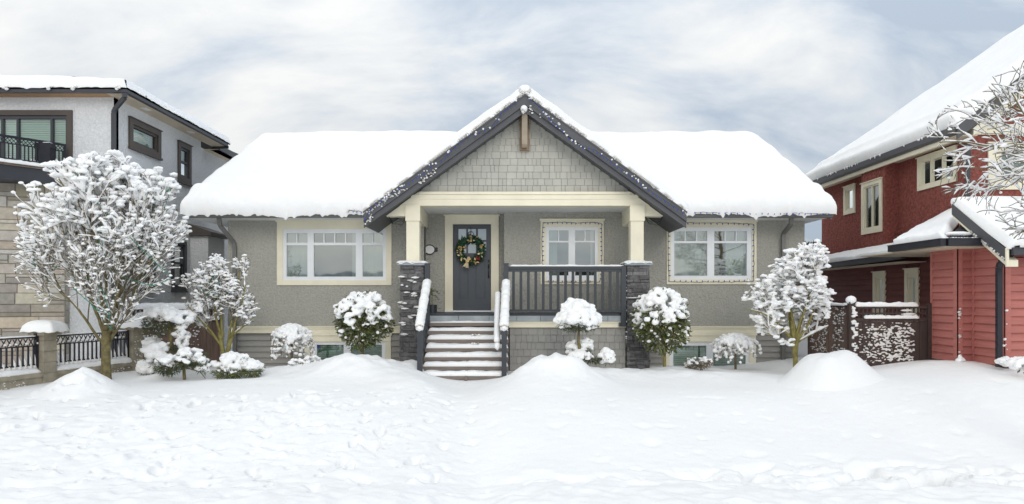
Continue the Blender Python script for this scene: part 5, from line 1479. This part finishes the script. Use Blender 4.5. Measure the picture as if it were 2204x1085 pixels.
def topiary(label, px, py, d, rx, rz, base_py, seed, stem_px=None, group='rounded standard shrubs'):
    r_ = random.Random(seed); c = P(px, py, d); s = d / F
    R_ = V((rx * s, rx * s, rz * s)); bz = Z(base_py, d)
    root = thing('standard_shrub', label, 'shrub', V((c.x, c.y, bz)), group)
    mb = MB(); sx = X(stem_px or px, d)
    b0 = V((sx, c.y, bz - .3)); f0_ = V((sx, c.y, c.z - R_.z * .85))
    mb.tube([b0, f0_, c + V((0, 0, -R_.z * .3))], [.035, .03, .02], 8)
    for k in range(26):
        dd = rand_dir(r_); dd.z = abs(dd.z) * .7 - .35; mb.tube([f0_, f0_.lerp(c, .5) + dd * .1, c + V((dd.x * R_.x, dd.y * R_.y, dd.z * R_.z)) * .85], [.014, .010, .005], 4)
    mb.build('trunk', 'bark' if stem_px is None else 'ybark', root, True)
    mb = MB(); leaf_mass(mb, c, R_, 1700, r_, (.08, .13), .024, .45, -1., .4)
    leaf_mass(mb, c, R_ * 1.02, 120, r_, (.05, .09), .018, 1., .2, .9, -.2)
    mb.build('leaves', 'leaf', root)
    mb = MB(); snow_top(mb, c, R_, 170, r_, (.045, .08), .0, .1, 2, .20, 3.0); snow_top(mb, c, R_ * .90, 40, r_, (.05, .08), .2, .1)
    snow_top(mb, c, R_ * 1.03, 130, r_, (.022, .048), -.75, .1, 1)
    melt(mb.build('snow', 'snow', root, True), .015, 4)
topiary('rounded evergreen shrub on a thin stem, snow-topped, left of the porch stairs', 780, 686, 15.3, 57, 60, 790, 31)
topiary('rounded evergreen shrub on a yellowish stem with snowy top beside the right stone pillar', 1424, 690, 15.2, 59, 68, 790, 37, 1430)

def weeping(label, px, py, d, rx, h, base_py, seed, stem=True):
    r_ = random.Random(seed); c = P(px, py, d); s = d / F; R1, h1 = rx * s, h * s
    root = thing('weeping_shrub', label, 'shrub', V((c.x, c.y, Z(base_py, d))), 'umbrella-shaped weeping shrubs')
    tw, snb, out = MB(), MB(), []
    top = c + ZU * 0
    if stem: tw.tube([V((c.x, c.y, Z(base_py, d) - .3)), top - ZU * h1 * .5, top], [.028, .024, .018], 7)
    for k in range(110):
        a = r_.uniform(0, 2 * math.pi); Rk = R1 * r_.uniform(.25, 1.02); hk = h1 * r_.uniform(.35, 1.0) * (.5 + .5 * Rk / R1)
        z0 = -h1 * .12 * r_.random(); pts = []
        for i in range(9):
            t = i / 8; rr = Rk * math.sin(t * math.pi / 2); zz = z0 - hk * (1 - math.cos(t * math.pi / 2)) ** 1.15
            aa = a + .25 * math.sin(t * 3 + k)
            pts.append(top + V((rr * math.cos(aa), rr * math.sin(aa), zz)) + rand_dir(r_) * .012)
        tw.tube(pts, [.007] * 6 + [.005] * 3, 4); out.append((2, pts, [.006] * 9))
        for i in range(2, 9):
            if r_.random() < .74:
                r = r_.uniform(.022, .050); snb.blob(pts[i] + V((0, -.01, r * .6)), r * r_.uniform(.9, 1.4), r, r * r_.uniform(.7, 1.3), 1, .45, 1.7, r_.uniform(0, 99))
    for _ in range(60):
        a = r_.uniform(0, 6.283); rr = R1 * .72 * math.sqrt(r_.random()); z = -h1 * .62 * (rr / R1) ** 2
        r = r_.uniform(.05, .08); snb.blob(top + V((rr * math.cos(a), rr * math.sin(a), z + .01)), r * 1.2, r, r * .7, 2, .35, 1.7, r_.uniform(0, 99))
    snow_on(snb, out, r_, .022, 1, .8, .3, 1.6, .45)
    tw.build('branches', 'drytwig', root, True); melt(snb.build('snow', 'snow', root, True), .013, 3)
weeping('dome-shaped weeping shrub buried in snow at the left basement window', 628, 701, 15.7, 50, 74, 800, 41)
weeping('dome-shaped weeping shrub on a dark stem before the right basement window', 1583, 722, 15.7, 52, 56, 795, 43)

def pad(lm, sm_, c, R_, r_, n_leaf=160, n_snow=26, rad=(.04, .07), zmin=.0, L=(.06, .11), w=.009, lo=.2):
    leaf_mass(lm, c, R_ * 1.04, int(n_leaf * 1.9), r_, L, w, lo, -1., .3, .1); snow_top(sm_, c, R_, n_snow, r_, rad, zmin)
    snow_top(sm_, c, R_ * .8, n_snow // 2, r_, rad, zmin + .1)

def pine(label, base, pads, trunk, seed, group=None, cat='pine', name='pine_shrub', leafm='needle', bark='bark'):
    r_ = random.Random(seed); root = thing(name, label, cat, base, group)
    mb = MB()
    for pts, rad in trunk: mb.tube(pts, rad, 7)
    if trunk: mb.build('trunk', bark, root, True)
    lm, sm_ = MB(), MB()
    for (c, R_, nl, ns, rad, zmin) in pads: pad(lm, sm_, c, R_, r_, nl, ns, rad, zmin)
    if lm.v: lm.build('needles', leafm, root)
    melt(sm_.build('snow', 'snow', root, True), .014, 4)
    return root, sm_
dp = 14.7; e = lambda px, py, dy=0.: P(px, py, dp) + V((0, dy, 0)); k_ = dp / F
pine('pom-pom pine with drooping snow pads against the brown plank fence on the left', e(366, 800),
     [(e(347, 685), V((38, 30, 24)) * k_, 170, 34, (.05, .085), .05), (e(340, 700), V((30, 26, 22)) * k_, 170, 6, (.03, .05), .5), (e(390, 690, .1), V((22, 22, 20)) * k_, 60, 26, (.05, .08), -.3),
      (e(388, 722, .05), V((13, 14, 26)) * k_, 30, 30, (.04, .07), -.9), (e(322, 742, .1), V((13, 14, 17)) * k_, 40, 18, (.04, .07), -.5), (e(345, 765, -.1), V((24, 22, 26)) * k_, 60, 30, (.05, .09), -.6), (e(318, 792), V((18, 20, 17)) * k_, 40, 20, (.05, .08), -.5), (e(372, 745, .05), V((16, 16, 10)) * k_, 110, 4, (.02, .04), .5)],
     [([e(366, 810), e(366, 760), e(367, 720), e(362, 690)], [.05, .045, .04, .025]), ([e(366, 745), e(330, 738)], [.02, .012]), ([e(367, 715), e(390, 705)], [.02, .012])], 51)
dp = 14.0; k_ = dp / F
pine('low flat-topped bonsai pine with layered snow pads in front of the plank fence', e(396, 812),
     [(e(412, 762), V((28, 22, 11)) * k_, 120, 22, (.035, .06), .0), (e(385, 778, -.08), V((42, 26, 13)) * k_, 170, 34, (.035, .06), .0), (e(368, 790, -.1), V((25, 20, 13)) * k_, 170, 8, (.03, .05), .3), (e(425, 778), V((22, 18, 11)) * k_, 130, 14, (.03, .055), .1), (e(437, 790), V((11, 12, 12)) * k_, 30, 14, (.03, .05), -.6)],
     [([e(397, 818), e(396, 795), e(392, 782)], [.032, .03, .02]), ([e(394, 790), e(430, 800), e(442, 814)], [.014, .010, .006]), ([e(394, 784), e(430, 776)], [.015, .01]), ([e(393, 784), e(365, 785)], [.015, .01])], 53)
dp = 14.2; k_ = dp / F
pine('low spreading shrub under thick snow with green leaves showing at its base', e(510, 808),
     [(e(500, 787), V((36, 28, 24)) * k_, 0, 44, (.05, .085), -.3), (e(546, 792), V((18, 18, 15)) * k_, 60, 18, (.04, .07), -.4), (e(500, 798, -.16), V((34, 20, 13)) * k_, 260, 10, (.02, .035), -.2), (e(548, 797, -.12), V((17, 14, 10)) * k_, 110, 5, (.02, .035), .0), (e(520, 772), V((14, 12, 12)) * k_, 70, 6, (.03, .05), .2)], [], 55, None, 'shrub', 'low_shrub', 'leaf')
dp = 14.9; k_ = dp / F
pine('small twiggy bush coated in snow under the dome-shaped weeping shrub', e(655, 795),
     [(e(655, 788), V((34, 24, 18)) * k_, 60, 60, (.025, .045), -.7), (e(672, 776), V((20, 18, 12)) * k_, 40, 30, (.02, .035), -.6)], [([e(650, 800), e(640, 775)], [.008, .005]), ([e(656, 800), e(672, 765)], [.008, .004]), ([e(660, 800), e(690, 778)], [.008, .004])], 57, None, 'shrub', 'low_shrub', 'drytwig', 'drytwig')
dp = 14.6; k_ = dp / F
pine('small mushroom-shaped evergreen on a slim brown trunk before the porch railing', e(1246, 775),
     [(e(1244, 690), V((42, 34, 22)) * k_, 260, 110, (.07, .10), -.12), (e(1240, 668), V((27, 24, 18)) * k_, 10, 44, (.06, .09), -.2), (e(1230, 652), V((9, 9, 8)) * k_, 0, 7, (.04, .055), -.5), (e(1274, 664), V((7, 8, 8)) * k_, 8, 7, (.035, .05), -.5), (e(1283, 690), V((9, 9, 9)) * k_, 8, 8, (.04, .05), -.6), (e(1246, 703), V((40, 30, 9)) * k_, 130, 26, (.03, .05), -.4)],
     [([e(1249, 790), e(1248, 760), e(1245, 735), e(1246, 700)], [.034, .03, .027, .02])], 59, None, 'evergreen', 'standard_evergreen')
pine('little snow-covered bush at the foot of the mushroom-shaped evergreen', e(1250, 780),
     [(e(1236, 752, .12), V((13, 12, 16)) * k_, 20, 18, (.04, .06), -.6), (e(1262, 750, .1), V((14, 12, 18)) * k_, 60, 18, (.035, .06), -.4), (e(1263, 733, .1), V((6, 6, 5)) * k_, 6, 5, (.025, .035), -.4), (e(1243, 766, -.1), V((19, 15, 11)) * k_, 30, 20, (.04, .06), -.2), (e(1266, 768, -.1), V((9, 9, 8)) * k_, 10, 9, (.03, .05), -.5), (e(1276, 772, .0), V((16, 10, 8)) * k_, 120, 4, (.02, .03), .3)], [], 61, None, 'shrub', 'low_shrub', 'needle')
pine('small cone-shaped bush capped with snow between the evergreen and the right pillar', e(1306, 782),
     [(e(1306, 770), V((15, 13, 15)) * k_, 30, 30, (.035, .06), -.8), (e(1305, 757), V((8, 8, 7)) * k_, 0, 9, (.03, .045), -.4)], [], 63, None, 'shrub', 'low_shrub', 'needle')
dp = 15.2; k_ = dp / F
pine('tiny half-buried bush of dry stems under the right basement window', e(1500, 788),
     [(e(1497, 781), V((22, 16, 12)) * k_, 150, 30, (.018, .034), -.5), (e(1520, 777), V((13, 12, 10)) * k_, 50, 18, (.022, .036), -.5)], [([e(1490, 790), e(1480, 768)], [.006, .003]), ([e(1500, 790), e(1508, 766)], [.006, .003])], 65, None, 'shrub', 'low_shrub', 'drytwig', 'drytwig')
dp = 12.2; k_ = dp / F
pine('rounded bush under snow at the corner of the red wing', e(2192, 795), [(e(2196, 784), V((22, 18, 14)) * k_, 10, 34, (.035, .055), -.9)], [], 67, None, 'shrub', 'low_shrub', 'needle')
pine('low clump of snow against the wall at the black downspout of the red wing', e(2160, 785), [(P(2161, 779, 12.65), V((14, 9, 8)) * k_, 0, 24, (.03, .05), -.9)], [], 69, None, 'snow clump', 'snow_clump', 'needle')
pine('small pointed pile of snow at the red siding corner', e(2067, 780), [(P(2066, 775, 13.45), V((9, 6, 5)) * k_, 0, 14, (.02, .035), -.9), (P(2066, 768, 13.45), V((3, 3, 4)) * k_, 0, 6, (.015, .022), -.9)], [], 71, None, 'snow clump', 'snow_clump', 'needle')

# trees standing behind the gaps between the houses
for (lab, cx_, d, hgt, w_, sd_) in (('brownish green hedge tree behind the gap left of the bungalow', -9.6, 27., 4.2, .9, 3), ('brownish green hedge tree behind the gap right of the bungalow', 11.2, 27., 3.6, 1.1, 4)):
    r_ = random.Random(sd_); root = thing('hedge_tree', lab, 'tree', (cx_, d - 17.2, 0), 'hedge trees behind the houses')
    mb = MB(); mb.tube([V((cx_, d - 17.2, -.2)), V((cx_, d - 17.2, hgt * .8))], [.12, .03], 8); mb.build('trunk', 'bark', root, True)
    mb = MB()
    for _ in range(2600):
        z = hgt * r_.random() ** .8; R1 = w_ * (1 - .55 * z / hgt) * math.sqrt(r_.random()); a = r_.uniform(0, 6.283)
        mb.leaf(V((cx_ + R1 * math.cos(a), d - 17.2 + R1 * math.sin(a), z + .1)), rand_dir(r_), rand_dir(r_), r_.uniform(.1, .2), .035)
    mb.build('crown', 'hedge', root)
    mb = MB()
    for _ in range(110):
        z = hgt * r_.uniform(.15, 1); R1 = w_ * (1 - .55 * z / hgt); a = r_.uniform(0, 6.283); mb.blob(V((cx_ + R1 * math.cos(a), d - 17.2 + R1 * math.sin(a), z + .1)), r_.uniform(.05, .14), None, .05, 1, .4, 2, z)
    mb.build('clinging_snow', 'snow', root, True, kind='stuff')
